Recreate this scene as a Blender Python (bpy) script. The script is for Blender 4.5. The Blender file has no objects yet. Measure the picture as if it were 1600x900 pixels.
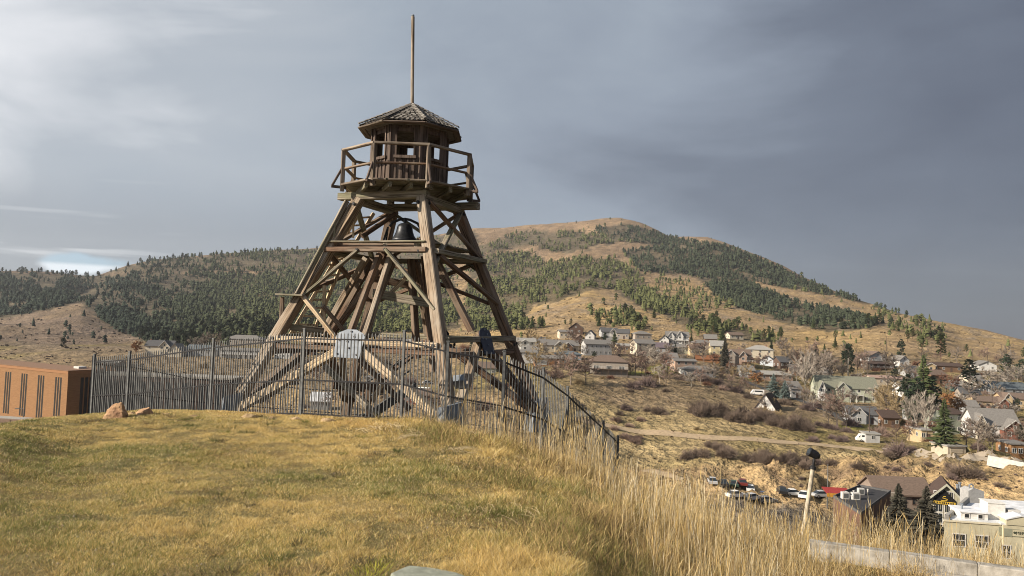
import bpy, math, random
import numpy as np
from math import sin, cos, pi, radians, sqrt
from mathutils import Vector, Matrix
random.seed(7); RNG = np.random.default_rng(7)
SC = bpy.context.scene; COL = SC.collection
# ------------------------------------------------------------------ camera, sky, sun, exposure
FPX = 1160.0; PITCH = radians(2.65); ROLL = radians(2.0); EYE = 1.6
CF = Vector((0, cos(PITCH), sin(PITCH)))
cr, sr = cos(ROLL), sin(ROLL)
U0 = Vector((0, -sin(PITCH), cos(PITCH))); R0 = Vector((1, 0, 0))
# an image shift (X right, Y down) in the unrolled frame becomes (X cr - Y sr, X sr + Y cr)
CR = R0*cr + U0*sr          # camera right axis in the world
CU = U0*cr - R0*sr          # camera up axis
cam_d = bpy.data.cameras.new('camera'); cam = bpy.data.objects.new('camera', cam_d); COL.objects.link(cam)
cam_d.sensor_width = 36; cam_d.lens = FPX/1600*36; cam_d.clip_end = 30000; cam_d.clip_start = .05
m = Matrix((CR, CU, -CF)).transposed().to_4x4(); m.translation = Vector((0, 0, EYE)); cam.matrix_world = m
SC.camera = cam
SUN = Vector((-.90, -.30, .46)).normalized()
sun_el = math.asin(SUN.z); sun_az = math.atan2(SUN.x, SUN.y)
sd = bpy.data.lights.new('sun', 'SUN'); sd.energy = 5.0; sd.angle = radians(.6); sd.color = (1, .87, .70)
so = bpy.data.objects.new('sun', sd); COL.objects.link(so); so.rotation_euler = SUN.to_track_quat('Z', 'Y').to_euler()
W = bpy.data.worlds.new('World'); SC.world = W; W.use_nodes = True
SC.view_settings.view_transform = 'Standard'; SC.view_settings.look = 'None'
SC.cycles.filter_width = 1.0
SC.view_settings.exposure = 0.82; SC.view_settings.gamma = 1.0

def nn(nt, typ, **kw):
    n = nt.nodes.new(typ)
    for k, v in kw.items(): setattr(n, k, v)
    return n
def setin(n, k, v): n.inputs[k].default_value = v
def ramp(nt, fac, stops, interp='LINEAR'):
    r = nn(nt, 'ShaderNodeValToRGB'); r.color_ramp.interpolation = interp
    els = r.color_ramp.elements
    while len(els) < len(stops): els.new(.5)
    for e, (p, c) in zip(els, stops): e.position = p; e.color = (*c, 1) if len(c) == 3 else c
    nt.links.new(fac, r.inputs[0]); return r.outputs[0]
def math_(nt, op, a, b=None, clamp=False):
    n = nn(nt, 'ShaderNodeMath', operation=op); n.use_clamp = clamp
    for i, v in enumerate((a, b)):
        if v is None: continue
        if isinstance(v, (int, float)): n.inputs[i].default_value = v
        else: nt.links.new(v, n.inputs[i])
    return n.outputs[0]
def mixc(nt, fac, a, b, blend='MIX'):
    n = nn(nt, 'ShaderNodeMix', data_type='RGBA', blend_type=blend)
    for i, v in ((0, fac), (6, a), (7, b)):
        if isinstance(v, (int, float)): n.inputs[i].default_value = v
        elif isinstance(v, tuple): n.inputs[i].default_value = (*v, 1)
        else: nt.links.new(v, n.inputs[i])
    return n.outputs[2]
def noise(nt, vec, scale, detail=4, rough=.5, dist=0):
    n = nn(nt, 'ShaderNodeTexNoise'); setin(n, 'Scale', scale); setin(n, 'Detail', detail); setin(n, 'Roughness', rough); setin(n, 'Distortion', dist)
    if vec is not None: nt.links.new(vec, n.inputs['Vector'])
    return n.outputs[0]
def mapping(nt, vec, scale=(1, 1, 1), loc=(0, 0, 0)):
    n = nn(nt, 'ShaderNodeMapping'); n.inputs['Scale'].default_value = scale; n.inputs['Location'].default_value = loc
    nt.links.new(vec, n.inputs[0]); return n.outputs[0]

def build_world():
    nt = W.node_tree; nt.nodes.clear()
    out = nn(nt, 'ShaderNodeOutputWorld'); bg = nn(nt, 'ShaderNodeBackground'); setin(bg, 'Strength', .071)
    sky = nn(nt, 'ShaderNodeTexSky', sky_type='NISHITA'); sky.sun_disc = False
    sky.sun_elevation = sun_el; sky.sun_rotation = sun_az; sky.altitude = 1200
    tc = nn(nt, 'ShaderNodeTexCoord'); d = tc.outputs['Generated']
    sx = nn(nt, 'ShaderNodeSeparateXYZ'); nt.links.new(d, sx.inputs[0])
    X, Y, Z = sx.outputs
    mp = nn(nt, 'ShaderNodeMapping'); mp.inputs['Rotation'].default_value = (0, radians(32), 0); mp.inputs['Scale'].default_value = (1.1, 1.1, 2.6); nt.links.new(d, mp.inputs[0])
    wisp = noise(nt, mp.outputs[0], 1.9, 5, .52, .6)
    soft = noise(nt, mapping(nt, mp.outputs[0], (1, 1, 1.2), (3, 1, 2)), 4.6, 5, .5, .3)
    # brightness position: left bright, right dark storm; lower right darkest
    t = math_(nt, 'ADD', X, math_(nt, 'MULTIPLY', math_(nt, 'SUBTRACT', wisp, .5), .85))
    t = math_(nt, 'ADD', t, math_(nt, 'MULTIPLY', math_(nt, 'SUBTRACT', soft, .5), .30))
    t = math_(nt, 'SUBTRACT', t, math_(nt, 'MULTIPLY', math_(nt, 'SUBTRACT', Z, .2), .25))
    mr = nn(nt, 'ShaderNodeMapRange'); nt.links.new(t, mr.inputs[0]); setin(mr, 1, -.72); setin(mr, 2, .62)
    s = 10
    def c(r, g, b): return (r*s, g*s, b*s)
    cl = ramp(nt, mr.outputs[0], [(0, c(.78, .79, .80)), (.12, c(.62, .635, .665)), (.25, c(.37, .405, .45)), (.42, c(.30, .345, .40)),
                                  (.58, c(.235, .272, .33)), (.76, c(.132, .155, .20)), (1, c(.078, .091, .126))])
    # low grey shelf of cloud at the left, just over the ridge
    sh = nn(nt, 'ShaderNodeMapRange', interpolation_type='SMOOTHSTEP'); nt.links.new(math_(nt, 'ADD', Z, math_(nt, 'MULTIPLY', math_(nt, 'SUBTRACT', wisp, .5), .10)), sh.inputs[0])
    setin(sh, 1, .19); setin(sh, 2, .10)
    lf = nn(nt, 'ShaderNodeMapRange', interpolation_type='SMOOTHSTEP'); nt.links.new(X, lf.inputs[0]); setin(lf, 1, .1); setin(lf, 2, -.25)
    cl = mixc(nt, math_(nt, 'MULTIPLY', math_(nt, 'MULTIPLY', sh.outputs[0], lf.outputs[0]), .8), cl, c(.225, .252, .295))
    # thin bright streaks low on the left
    st = noise(nt, mapping(nt, d, (1.6, 1.6, 22), (0, 0, .3)), 2.2, 3, .5, .3)
    stf = nn(nt, 'ShaderNodeMapRange', interpolation_type='SMOOTHSTEP'); nt.links.new(st, stf.inputs[0]); setin(stf, 1, .55); setin(stf, 2, .68)
    lz = nn(nt, 'ShaderNodeMapRange', interpolation_type='SMOOTHSTEP'); nt.links.new(Z, lz.inputs[0]); setin(lz, 1, .2); setin(lz, 2, .07)
    ll = nn(nt, 'ShaderNodeMapRange', interpolation_type='SMOOTHSTEP'); nt.links.new(X, ll.inputs[0]); setin(ll, 1, -.38); setin(ll, 2, -.52)
    k = math_(nt, 'MULTIPLY', math_(nt, 'MULTIPLY', stf.outputs[0], lz.outputs[0]), ll.outputs[0])
    cl = mixc(nt, math_(nt, 'MULTIPLY', k, .75), cl, c(.55, .57, .60))
    # a small break in the cloud above the left ridge where blue shows, with a white cloud edge under it
    vd = nn(nt, 'ShaderNodeVectorMath', operation='DISTANCE'); nt.links.new(mapping(nt, d, (1, 1, 3.6)), vd.inputs[0])
    g = (CF*FPX + CR*(132-800) + CU*(450-412)).normalized(); vd.inputs[1].default_value = (g.x, g.y, g.z*3.6)
    gn = math_(nt, 'ADD', vd.outputs['Value'], math_(nt, 'MULTIPLY', math_(nt, 'SUBTRACT', noise(nt, d, 22, 3), .5), .06))
    gap = nn(nt, 'ShaderNodeMapRange', interpolation_type='SMOOTHSTEP'); nt.links.new(gn, gap.inputs[0]); setin(gap, 1, .052); setin(gap, 2, .030)
    ed = nn(nt, 'ShaderNodeMapRange', interpolation_type='SMOOTHSTEP'); nt.links.new(Z, ed.inputs[0]); setin(ed, 1, g.z+.002); setin(ed, 2, g.z-.004)
    blue = mixc(nt, ed.outputs[0], mixc(nt, .55, sky.outputs[0], c(.22, .38, .60)), c(.72, .78, .84))
    cl = mixc(nt, gap.outputs[0], cl, blue)
    # high thin cloud lets a little of the clear sky through everywhere
    cl = mixc(nt, .06, cl, sky.outputs[0])
    nt.links.new(cl, bg.inputs[0]); nt.links.new(bg.outputs[0], out.inputs[0])
build_world()

# ------------------------------------------------------------------ pixel <-> world measuring tools
def ray(px, py): return CF*FPX + CR*(px-800) + CU*(450-py)
def Wp(px, py, Y):
    r = ray(px, py); k = Y/r.y
    return Vector((r.x*k, Y, EYE + r.z*k))
def ue(px, py):
    r = ray(px, py); return r.x/r.y, r.z/r.y
def proj(P):
    v = Vector(P)-Vector((0, 0, EYE)); f = v.dot(CF)
    return 800+FPX*v.dot(CR)/f, 450-FPX*v.dot(CU)/f
def proj_np(x, y, z):
    z = z-EYE; f = y*CF.y+z*CF.z
    return 800+FPX*(x*CR.x+y*CR.y+z*CR.z)/f, 450-FPX*(x*CU.x+y*CU.y+z*CU.z)/f

# ------------------------------------------------------------------ ground as contour lines (pixel column, pixel row, depth)
def line_pz(L):  # (px, Y, z): heights given
    u = [ue(p[0], 600)[0] for p in L]; return np.array(u), np.array([p[1] for p in L], float), np.array([p[2] for p in L], float)
def line_py(L):  # (px, py, Y)
    a = [ue(p[0], p[1]) for p in L]
    return np.array([q[0] for q in a]), np.array([p[2] for p in L], float), np.array([EYE+q[1]*p[2] for q, p in zip(a, L)])
LINES = [
 line_pz([(0,.7,0),(900,.7,0),(1300,.7,-.05),(1600,.7,-.1)]),
 line_pz([(0,4.8,.0),(900,4.8,0),(1100,4.8,-.35),(1300,4.8,-.9),(1600,4.8,-1.25)]),
 line_py([(-200,700,8),(0,684,8),(60,675,9),(140,664,10.5),(220,655,11),(330,655,11.3),(430,657,11.5),(560,662,11.5),(630,668,11.2),(680,672,11),(760,692,10.5),(850,735,9.5),(960,790,8.5),(1100,845,8),(1265,915,7.8),(1600,950,8)]),
 line_pz([(0,16,-1.6),(148,19.0,-1.5),(332,17.5,-.95),(476,15.6,-.6),(632,14.8,-.5),(788,14.6,-.9),(849,15.8,-1.25),(887,17.3,-1.75),(943,19.5,-2.75),(1000,19,-3.6),(1100,16,-3.3),(1300,12,-1.9),(1600,11,-1.9)]),
 line_pz([(0,25,-4),(148,24,-3),(332,23.5,-2.6),(476,23,-2.4),(632,23,-2.4),(788,23,-2.4),(849,23.5,-2.6),(887,24,-3.2),(943,25,-4.3),(1000,25,-5.5),(1100,25,-6.5),(1600,24,-8)]),
 line_pz([(0,36,-9),(476,35,-5.5),(700,35,-5.5),(900,35,-10),(1100,35,-14),(1600,35,-17)]),
 line_pz([(0,75,-28),(476,75,-30),(1600,75,-36)]),
 line_py([(-200,660,175),(0,660,175),(150,668,170),(400,700,165),(700,740,165),(900,762,165),(1100,775,165),(1250,795,160),(1450,855,135),(1600,880,125)]),
 line_py([(-200,630,215),(0,630,215),(400,640,230),(700,648,230),(900,682,210),(1000,706,205),(1100,716,195),(1250,722,190),(1350,722,185),(1480,715,180),(1600,722,170)]),
 line_py([(-200,585,300),(0,585,300),(150,585,300),(400,592,320),(700,605,320),(800,612,290),(900,622,260),(1000,640,255),(1100,650,245),(1200,662,240),(1300,678,232),(1400,690,225),(1500,695,208),(1600,705,195)]),
 line_py([(-200,548,420),(0,548,420),(300,548,420),(400,547,430),(700,560,430),(800,562,370),(900,572,340),(1000,582,330),(1100,590,330),(1200,608,325),(1300,620,315),(1400,625,305),(1500,640,295),(1600,655,280)]),
 line_py([(-200,525,600),(0,525,600),(200,530,600),(300,522,620),(400,516,620),(600,517,620),(700,522,600),(800,524,550),(900,520,520),(1000,522,510),(1100,530,500),(1200,542,480),(1300,552,450),(1400,562,420),(1500,575,400),(1600,588,380)]),
 line_py([(-200,505,1000),(0,500,900),(60,488,900),(130,474,950),(200,478,1000),(400,475,1000),(600,475,1000),(800,480,900),(860,470,860),(920,466,850),(1000,478,830),(1100,492,800),(1200,506,760),(1300,516,700),(1360,511,640),(1420,520,600),(1500,543,560),(1600,562,500)]),
 line_py([(-200,450,1350),(0,452,1350),(130,458,1350),(200,435,1350),(400,430,1400),(600,432,1400),(740,425,1400),(800,428,1400),(900,412,1400),(1000,412,1400),(1100,430,1300),(1200,455,1200),(1300,478,1100),(1400,500,950),(1440,506,850),(1500,520,780),(1600,545,640)]),
 line_py([(-200,430,1700),(0,424,1700),(50,422,1700),(100,427,1700),(150,431,1700),(170,424,1800),(200,414,1800),(240,406,1800),(300,401,1850),(400,394,1900),(480,390,2000),(560,386,2100),(640,377,2200),(740,362,2300),(790,359,2300),(850,355,2350),(900,351,2400),(940,347,2400),(970,346,2400),(1000,355,2350),(1015,362,2300),(1045,375,2250),(1070,373,2200),(1105,373,2100),(1130,380,2050),(1150,388,2000),(1200,408,1800),(1250,431,1600),(1300,453,1400),(1350,472,1300),(1400,488,1150),(1450,498,1050),(1500,509,1000),(1550,520,900),(1600,532,850),(1800,590,800)]),
]
NU, NY = 720, 500
UG = np.linspace(-1.75, 1.5, NU)
YMIN, YMAX = 0.7, 4200.0
YG = np.exp(np.linspace(math.log(YMIN), math.log(YMAX), NY))
def vnoise(x, y, seed=0):
    xi = np.floor(x).astype(np.int64); yi = np.floor(y).astype(np.int64); xf = x-xi; yf = y-yi
    def h(a, b):
        n = (a*374761393 + b*668265263 + seed*974711) & 0x7fffffff
        n = ((n ^ (n >> 13))*1274126177) & 0x7fffffff
        return ((n ^ (n >> 16)) & 0xffff)/65535.0
    sx_ = xf*xf*(3-2*xf); sy_ = yf*yf*(3-2*yf)
    return (h(xi, yi)*(1-sx_)+h(xi+1, yi)*sx_)*(1-sy_) + (h(xi, yi+1)*(1-sx_)+h(xi+1, yi+1)*sx_)*sy_
def fbm(x, y, o=4, seed=0):
    s = 0; a = .5
    for k in range(o): s = s + a*(vnoise(x*2**k, y*2**k, seed+k)-.5); a *= .5
    return s
def build_heights():
    LU = [(np.interp(UG, l[0], l[1]), np.interp(UG, l[0], l[2])) for l in LINES]
    Ys = np.array([l[0] for l in LU]); Zs = np.array([l[1] for l in LU])
    for i in range(1, len(Ys)): Ys[i] = np.maximum(Ys[i], Ys[i-1]*1.04)
    H = np.zeros((NU, NY))
    for i in range(NU):
        y = Ys[:, i]; z = Zs[:, i]; h = np.diff(y); dl = np.diff(z)/h
        mm = np.zeros_like(y)
        for k in range(1, len(y)-1):
            if dl[k-1]*dl[k] > 0:
                w1 = 2*h[k]+h[k-1]; w2 = h[k]+2*h[k-1]; mm[k] = (w1+w2)/(w1/dl[k-1]+w2/dl[k])
        mm[0] = dl[0]; mm[-1] = 0
        yy = np.clip(YG, y[0], y[-1]); k = np.clip(np.searchsorted(y, yy)-1, 0, len(y)-2)
        t = (yy-y[k])/h[k]
        H[i] = (2*t**3-3*t**2+1)*z[k]+(t**3-2*t**2+t)*h[k]*mm[k]+(-2*t**3+3*t**2)*z[k+1]+(t**3-t**2)*h[k]*mm[k+1]
        H[i] -= np.maximum(0, YG-y[-1])*.25
    X = UG[:, None]*YG[None, :]; Y = np.broadcast_to(YG[None, :], X.shape)
    # relief: small lumps on the lawn, gullies and ridges on the hills
    amp = np.interp(YG, [2, 8, 14, 40, 90, 180, 300, 600, 1000, 1600, 2300, 2600], [.02, .04, .035, .3, .6, .8, 1.2, 4, 16, 26, 12, 12])[None, :]
    sc = np.interp(YG, [2, 20, 100, 300, 600, 1200, 2500], [.9, 1.2, 12, 30, 90, 160, 240])
    n = 0
    for sc_, lo, hi in ((.55, 0, 30), (12, 20, 300), (40, 150, 900), (170, 450, 9000)):
        w = np.clip((YG-lo)/(lo*.6+1), 0, 1)*np.clip((hi-YG)/(hi*.3), 0, 1)
        n = n + fbm(X/sc_+9, Y/sc_+5, 4, int(sc_))*w[None, :]
    n2 = 0
    for sc_, lo in ((90, 500),):
        w = np.clip((YG-lo)/300, 0, 1); r = 1-np.abs(2*vnoise((X+Y*.35)/sc_, Y/(sc_*4), 77)-1)
        n2 = n2 + (r-.5)*w[None, :]*.35
    # keep the skyline where it stands
    Ysky = Ys[-1][:, None]; keep = np.clip(np.abs(Y-Ysky)/(Ysky*.10), .18, 1)
    cliff = np.exp(-((YG-178)/22)**2)[None, :]*np.clip((UG[:, None]-.15)/.15, 0, 1)
    H = H + amp*(n*1.7-n2)*keep + cliff*(fbm(X/7, Y/5, 4, 3)*7.5-np.abs(fbm(X/5+3, Y/9, 4, 33))*7+1.0)
    return X, Y, H
GX, GY, GH = build_heights()
EMAX = np.maximum.accumulate(np.where(GY > 60, (GH-EYE)/GY, -9), axis=1)
LOG0, LOGS = math.log(YMIN), (math.log(YMAX)-math.log(YMIN))/(NY-1)
def Hnp(x, y):
    y = np.maximum(y, YMIN); u = np.clip((x/y-UG[0])/(UG[1]-UG[0]), 0, NU-1.001); v = np.clip((np.log(y)-LOG0)/LOGS, 0, NY-1.001)
    i = u.astype(int); j = v.astype(int); a = u-i; b = v-j
    return (GH[i, j]*(1-a)+GH[i+1, j]*a)*(1-b)+(GH[i, j+1]*(1-a)+GH[i+1, j+1]*a)*b
def H(x, y): return float(Hnp(np.array([float(x)]), np.array([float(y)]))[0])
def hit(px, py):
    """where the ray through a pixel meets the far ground"""
    u, e = ue(px, py); i = int(np.clip((u-UG[0])/(UG[1]-UG[0]), 0, NU-1))
    j = int(np.searchsorted(EMAX[i], e)); j = min(max(j, 1), NY-1)
    a, b = EMAX[i, j-1], EMAX[i, j]; t = (e-a)/(b-a) if b > a+1e-9 and a > -8 else 1.0
    Y = YG[j-1]+(YG[j]-YG[j-1])*min(max(t, 0), 1)
    return Vector((u*Y, Y, H(u*Y, Y)))

# ------------------------------------------------------------------ object helpers
def tag(o, label=None, cat=None, group=None, kind=None):
    if label: o['label'] = label
    if cat: o['category'] = cat
    if group: o['group'] = group
    if kind: o['kind'] = kind
    return o
def empty(name, loc=(0, 0, 0), rz=0, label=None, cat=None, group=None):
    o = bpy.data.objects.new(name, None); COL.objects.link(o); o.location = loc; o.rotation_euler = (0, 0, rz); o.empty_display_size = .1
    return tag(o, label, cat, group)
def link(name, me, parent=None, loc=None, rot=None):
    o = bpy.data.objects.new(name, me); COL.objects.link(o)
    if parent: o.parent = parent
    if loc is not None: o.location = loc
    if rot is not None: o.rotation_euler = rot
    return o
class MB:
    """collects shapes into one mesh"""
    def __init__(s): s.v = []; s.f = []; s.mi = []
    def add(s, vs, fs, mi=0):
        n = len(s.v); s.v += [tuple(v) for v in vs]; s.f += [tuple(i+n for i in f) for f in fs]; s.mi += [mi]*len(fs); return s
    def box(s, x0, x1, y0, y1, z0, z1, mi=0):
        return s.add([(x0,y0,z0),(x1,y0,z0),(x1,y1,z0),(x0,y1,z0),(x0,y0,z1),(x1,y0,z1),(x1,y1,z1),(x0,y1,z1)],
                     [(0,3,2,1),(4,5,6,7),(0,1,5,4),(1,2,6,5),(2,3,7,6),(3,0,4,7)], mi)
    def bar(s, p0, p1, w, h=None, up=(0, 0, 1), mi=0, taper=1):
        h = h or w; p0 = Vector(p0); p1 = Vector(p1); d = (p1-p0).normalized(); a = d.cross(Vector(up))
        if a.length < 1e-4: a = d.cross(Vector((0, 1, 0)))
        a.normalize(); b = a.cross(d); vs = []
        for p, k in ((p0, 1), (p1, taper)):
            for q, r in ((-1,-1),(1,-1),(1,1),(-1,1)): vs.append(p+a*(q*w/2*k)+b*(r*h/2*k))
        return s.add(vs, [(0,1,2,3),(7,6,5,4),(0,4,5,1),(1,5,6,2),(2,6,7,3),(3,7,4,0)], mi)
    def tube(s, pts, rs, n=8, cap=True, mi=0):
        pts = [Vector(p) for p in pts]; vs = []; fs = []
        for k, p in enumerate(pts):
            d = (pts[min(k+1, len(pts)-1)]-pts[max(k-1, 0)]).normalized(); a = d.cross(Vector((0, 0, 1)))
            if a.length < 1e-3: a = Vector((1, 0, 0))
            a.normalize(); b = a.cross(d); r = rs[k] if hasattr(rs, '__len__') else rs
            for i in range(n): vs.append(p+(a*cos(2*pi*i/n)+b*sin(2*pi*i/n))*r)
        for k in range(len(pts)-1):
            for i in range(n): fs.append((k*n+i, k*n+(i+1) % n, (k+1)*n+(i+1) % n, (k+1)*n+i))
        if cap: fs.append(tuple(range(n))[::-1]); fs.append(tuple(range((len(pts)-1)*n, len(pts)*n)))
        return s.add(vs, fs, mi)
    def prism(s, poly, z0, z1, mi=0):   # poly in xy, counterclockwise
        n = len(poly); vs = [(x, y, z0) for x, y in poly]+[(x, y, z1) for x, y in poly]
        return s.add(vs, [tuple(range(n))[::-1], tuple(range(n, 2*n))]+[(i, (i+1) % n, n+(i+1) % n, n+i) for i in range(n)], mi)
    def xprism(s, poly, x0, x1, mi=0):  # poly in yz, extruded along x
        n = len(poly); vs = [(x0, a, b) for a, b in poly]+[(x1, a, b) for a, b in poly]
        return s.add(vs, [tuple(range(n))[::-1], tuple(range(n, 2*n))]+[(i, (i+1) % n, n+(i+1) % n, n+i) for i in range(n)], mi)
    def yprism(s, poly, y0, y1, mi=0):  # poly in xz, extruded along y
        n = len(poly); vs = [(a, y0, b) for a, b in poly]+[(a, y1, b) for a, b in poly]
        return s.add(vs, [tuple(range(n)), tuple(range(n, 2*n))[::-1]]+[(i, n+i, n+(i+1) % n, (i+1) % n) for i in range(n)], mi)
    def mesh(s, name, mats, smooth=False):
        me = bpy.data.meshes.new(name); me.from_pydata(s.v, [], s.f)
        for m_ in (mats if isinstance(mats, (list, tuple)) else [mats]): me.materials.append(m_)
        if any(s.mi): me.polygons.foreach_set('material_index', s.mi)
        if smooth: me.polygons.foreach_set('use_smooth', [True]*len(s.f))
        me.update(); return me
    def build(s, name, mats, parent=None, loc=None, rot=None, smooth=False):
        return link(name, s.mesh(name, mats, smooth), parent, loc, rot)
def np_mesh(name, V, F, mats, col=None, smooth=False):
    """V (n,3), F (m,k) arrays"""
    me = bpy.data.meshes.new(name); k = F.shape[1]
    me.vertices.add(len(V)); me.vertices.foreach_set('co', V.astype(np.float32).ravel())
    me.loops.add(F.size); me.loops.foreach_set('vertex_index', F.astype(np.int32).ravel())
    me.polygons.add(len(F)); me.polygons.foreach_set('loop_start', np.arange(0, F.size, k, dtype=np.int32))
    me.polygons.foreach_set('loop_total', np.full(len(F), k, dtype=np.int32))
    if smooth: me.polygons.foreach_set('use_smooth', np.ones(len(F), bool))
    if col is not None:
        a = me.color_attributes.new('Col', 'FLOAT_COLOR', 'POINT')
        c4 = np.ones((len(V), 4), np.float32); c4[:, :3] = col; a.data.foreach_set('color', c4.ravel())
    for m_ in mats: me.materials.append(m_)
    me.update(calc_edges=True); return me

# ------------------------------------------------------------------ materials
def newmat(name, rough=.8):
    m_ = bpy.data.materials.new(name); m_.use_nodes = True; nt = m_.node_tree
    b = nt.nodes['Principled BSDF']; b.inputs['Roughness'].default_value = rough; b.inputs['Specular IOR Level'].default_value = .25
    return m_, nt, b
def M(name, c1, c2=None, scale=3, rough=.85, bump=0, metal=0, stretch=(1, 1, 1), rand=.0, detail=5, lo=.35, hi=.65, spec=None):
    m_, nt, b = newmat(name, rough)
    c2 = c2 or tuple(x*.7 for x in c1)
    tc = nn(nt, 'ShaderNodeTexCoord'); v = mapping(nt, tc.outputs['Object'], stretch)
    oi = nn(nt, 'ShaderNodeObjectInfo')
    va = nn(nt, 'ShaderNodeVectorMath', operation='ADD'); nt.links.new(v, va.inputs[0])
    cm = nn(nt, 'ShaderNodeCombineXYZ')
    for i in range(3): nt.links.new(math_(nt, 'MULTIPLY', oi.outputs['Random'], 37.0+i*11), cm.inputs[i])
    nt.links.new(cm.outputs[0], va.inputs[1])
    n = noise(nt, va.outputs[0], scale, detail, .6)
    col = ramp(nt, n, [(lo, c2), (hi, c1)])
    if rand:
        k = math_(nt, 'ADD', math_(nt, 'MULTIPLY', oi.outputs['Random'], rand), 1-rand/2)
        hs = nn(nt, 'ShaderNodeHueSaturation'); nt.links.new(col, hs.inputs['Color']); nt.links.new(k, hs.inputs['Value']); col = hs.outputs[0]
    nt.links.new(col, b.inputs['Base Color']); b.inputs['Metallic'].default_value = metal
    if spec is not None: b.inputs['Specular IOR Level'].default_value = spec
    if bump:
        bp = nn(nt, 'ShaderNodeBump'); setin(bp, 'Strength', bump); setin(bp, 'Distance', .02); nt.links.new(n, bp.inputs['Height']); nt.links.new(bp.outputs[0], b.inputs['Normal'])
    return m_
def woodmat(name, c1, c2, c3, rand=.35):
    m_, nt, b = newmat(name, .88)
    tc = nn(nt, 'ShaderNodeTexCoord'); oi = nn(nt, 'ShaderNodeObjectInfo')
    cm = nn(nt, 'ShaderNodeCombineXYZ')
    for i in range(3): nt.links.new(math_(nt, 'MULTIPLY', oi.outputs['Random'], 23.0+i*7), cm.inputs[i])
    va = nn(nt, 'ShaderNodeVectorMath', operation='ADD'); nt.links.new(tc.outputs['Object'], va.inputs[0]); nt.links.new(cm.outputs[0], va.inputs[1])
    g = noise(nt, mapping(nt, va.outputs[0], (26, 26, 1.1)), 1, 5, .65, .3)
    p = noise(nt, mapping(nt, va.outputs[0], (3, 3, .9)), 1, 5, .65, .2)
    c = ramp(nt, g, [(.38, tuple(x*.85 for x in c2)), (.50, tuple(x*.9 for x in c1)), (.64, tuple(min(1, x*1.3) for x in c1))])
    c = mixc(nt, ramp(nt, p, [(.42, (0, 0, 0)), (.60, (1, 1, 1))]), c, mixc(nt, .85, c, c3))
    crk = ramp(nt, noise(nt, mapping(nt, va.outputs[0], (55, 55, .8), (5, 5, 5)), 1, 2), [(.36, (.22, .20, .18)), (.42, (1, 1, 1))])
    c = mixc(nt, 1, c, crk, 'MULTIPLY')
    hs = nn(nt, 'ShaderNodeHueSaturation'); nt.links.new(c, hs.inputs['Color'])
    nt.links.new(math_(nt, 'ADD', math_(nt, 'MULTIPLY', oi.outputs['Random'], rand), 1-rand/2), hs.inputs['Value'])
    nt.links.new(hs.outputs[0], b.inputs['Base Color'])
    bp = nn(nt, 'ShaderNodeBump'); setin(bp, 'Strength', .5); setin(bp, 'Distance', .01); nt.links.new(g, bp.inputs['Height']); nt.links.new(bp.outputs[0], b.inputs['Normal'])
    return m_
def glassmat(name, c=(.02, .025, .03)):
    m_, nt, b = newmat(name, .08); b.inputs['Base Color'].default_value = (*c, 1); b.inputs['Specular IOR Level'].default_value = .5
    return m_
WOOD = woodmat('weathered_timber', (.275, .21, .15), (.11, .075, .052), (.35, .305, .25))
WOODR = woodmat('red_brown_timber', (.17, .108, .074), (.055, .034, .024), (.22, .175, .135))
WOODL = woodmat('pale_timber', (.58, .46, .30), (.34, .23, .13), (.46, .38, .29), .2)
WOODG = woodmat('grey_timber', (.27, .235, .19), (.11, .09, .065), (.18, .175, .115), .3)
WOODE = woodmat('brown_grey_timber', (.20, .16, .125), (.085, .063, .048), (.27, .23, .185), .3)
WOODD = woodmat('dark_cabin_boards', (.105, .078, .066), (.045, .032, .028), (.15, .115, .095), .45)
STEEL = M('galvanised_steel', (.23, .26, .30), (.14, .165, .20), 6, .6, .15, .1)
STEELB = M('blue_black_steel', (.035, .042, .07), (.02, .024, .04), 8, .5, .1, .4)
IRON = M('grey_iron_fence', (.16, .165, .165), (.09, .095, .10), 9, .6, 0, .2)
IRONK = M('black_iron', (.03, .03, .034), (.016, .016, .018), 9, .5, 0, .2)
BRONZE = M('dark_bell_bronze', (.045, .048, .055), (.02, .022, .026), 14, .42, .1, .5)
SHINGLE = M('grey_wood_shingle', (.32, .30, .27), (.15, .135, .12), 9, .9, .3, rand=.6)
SHINGLED = M('dark_wood_shingle', (.19, .175, .16), (.09, .08, .072), 9, .9, .3, rand=.6)
GLASS = glassmat('dark_window_glass'); BLUEG = glassmat('blue_window_glass', (.05, .10, .22))
WHITE = M('white_paint', (.66, .65, .62), (.52, .51, .48), 2)
CONC = M('pale_concrete', (.38, .36, .325), (.19, .175, .15), 7, .9, .6)
SNOW = M('old_snow', (.72, .74, .78), (.48, .50, .53), .8, .7)
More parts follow.
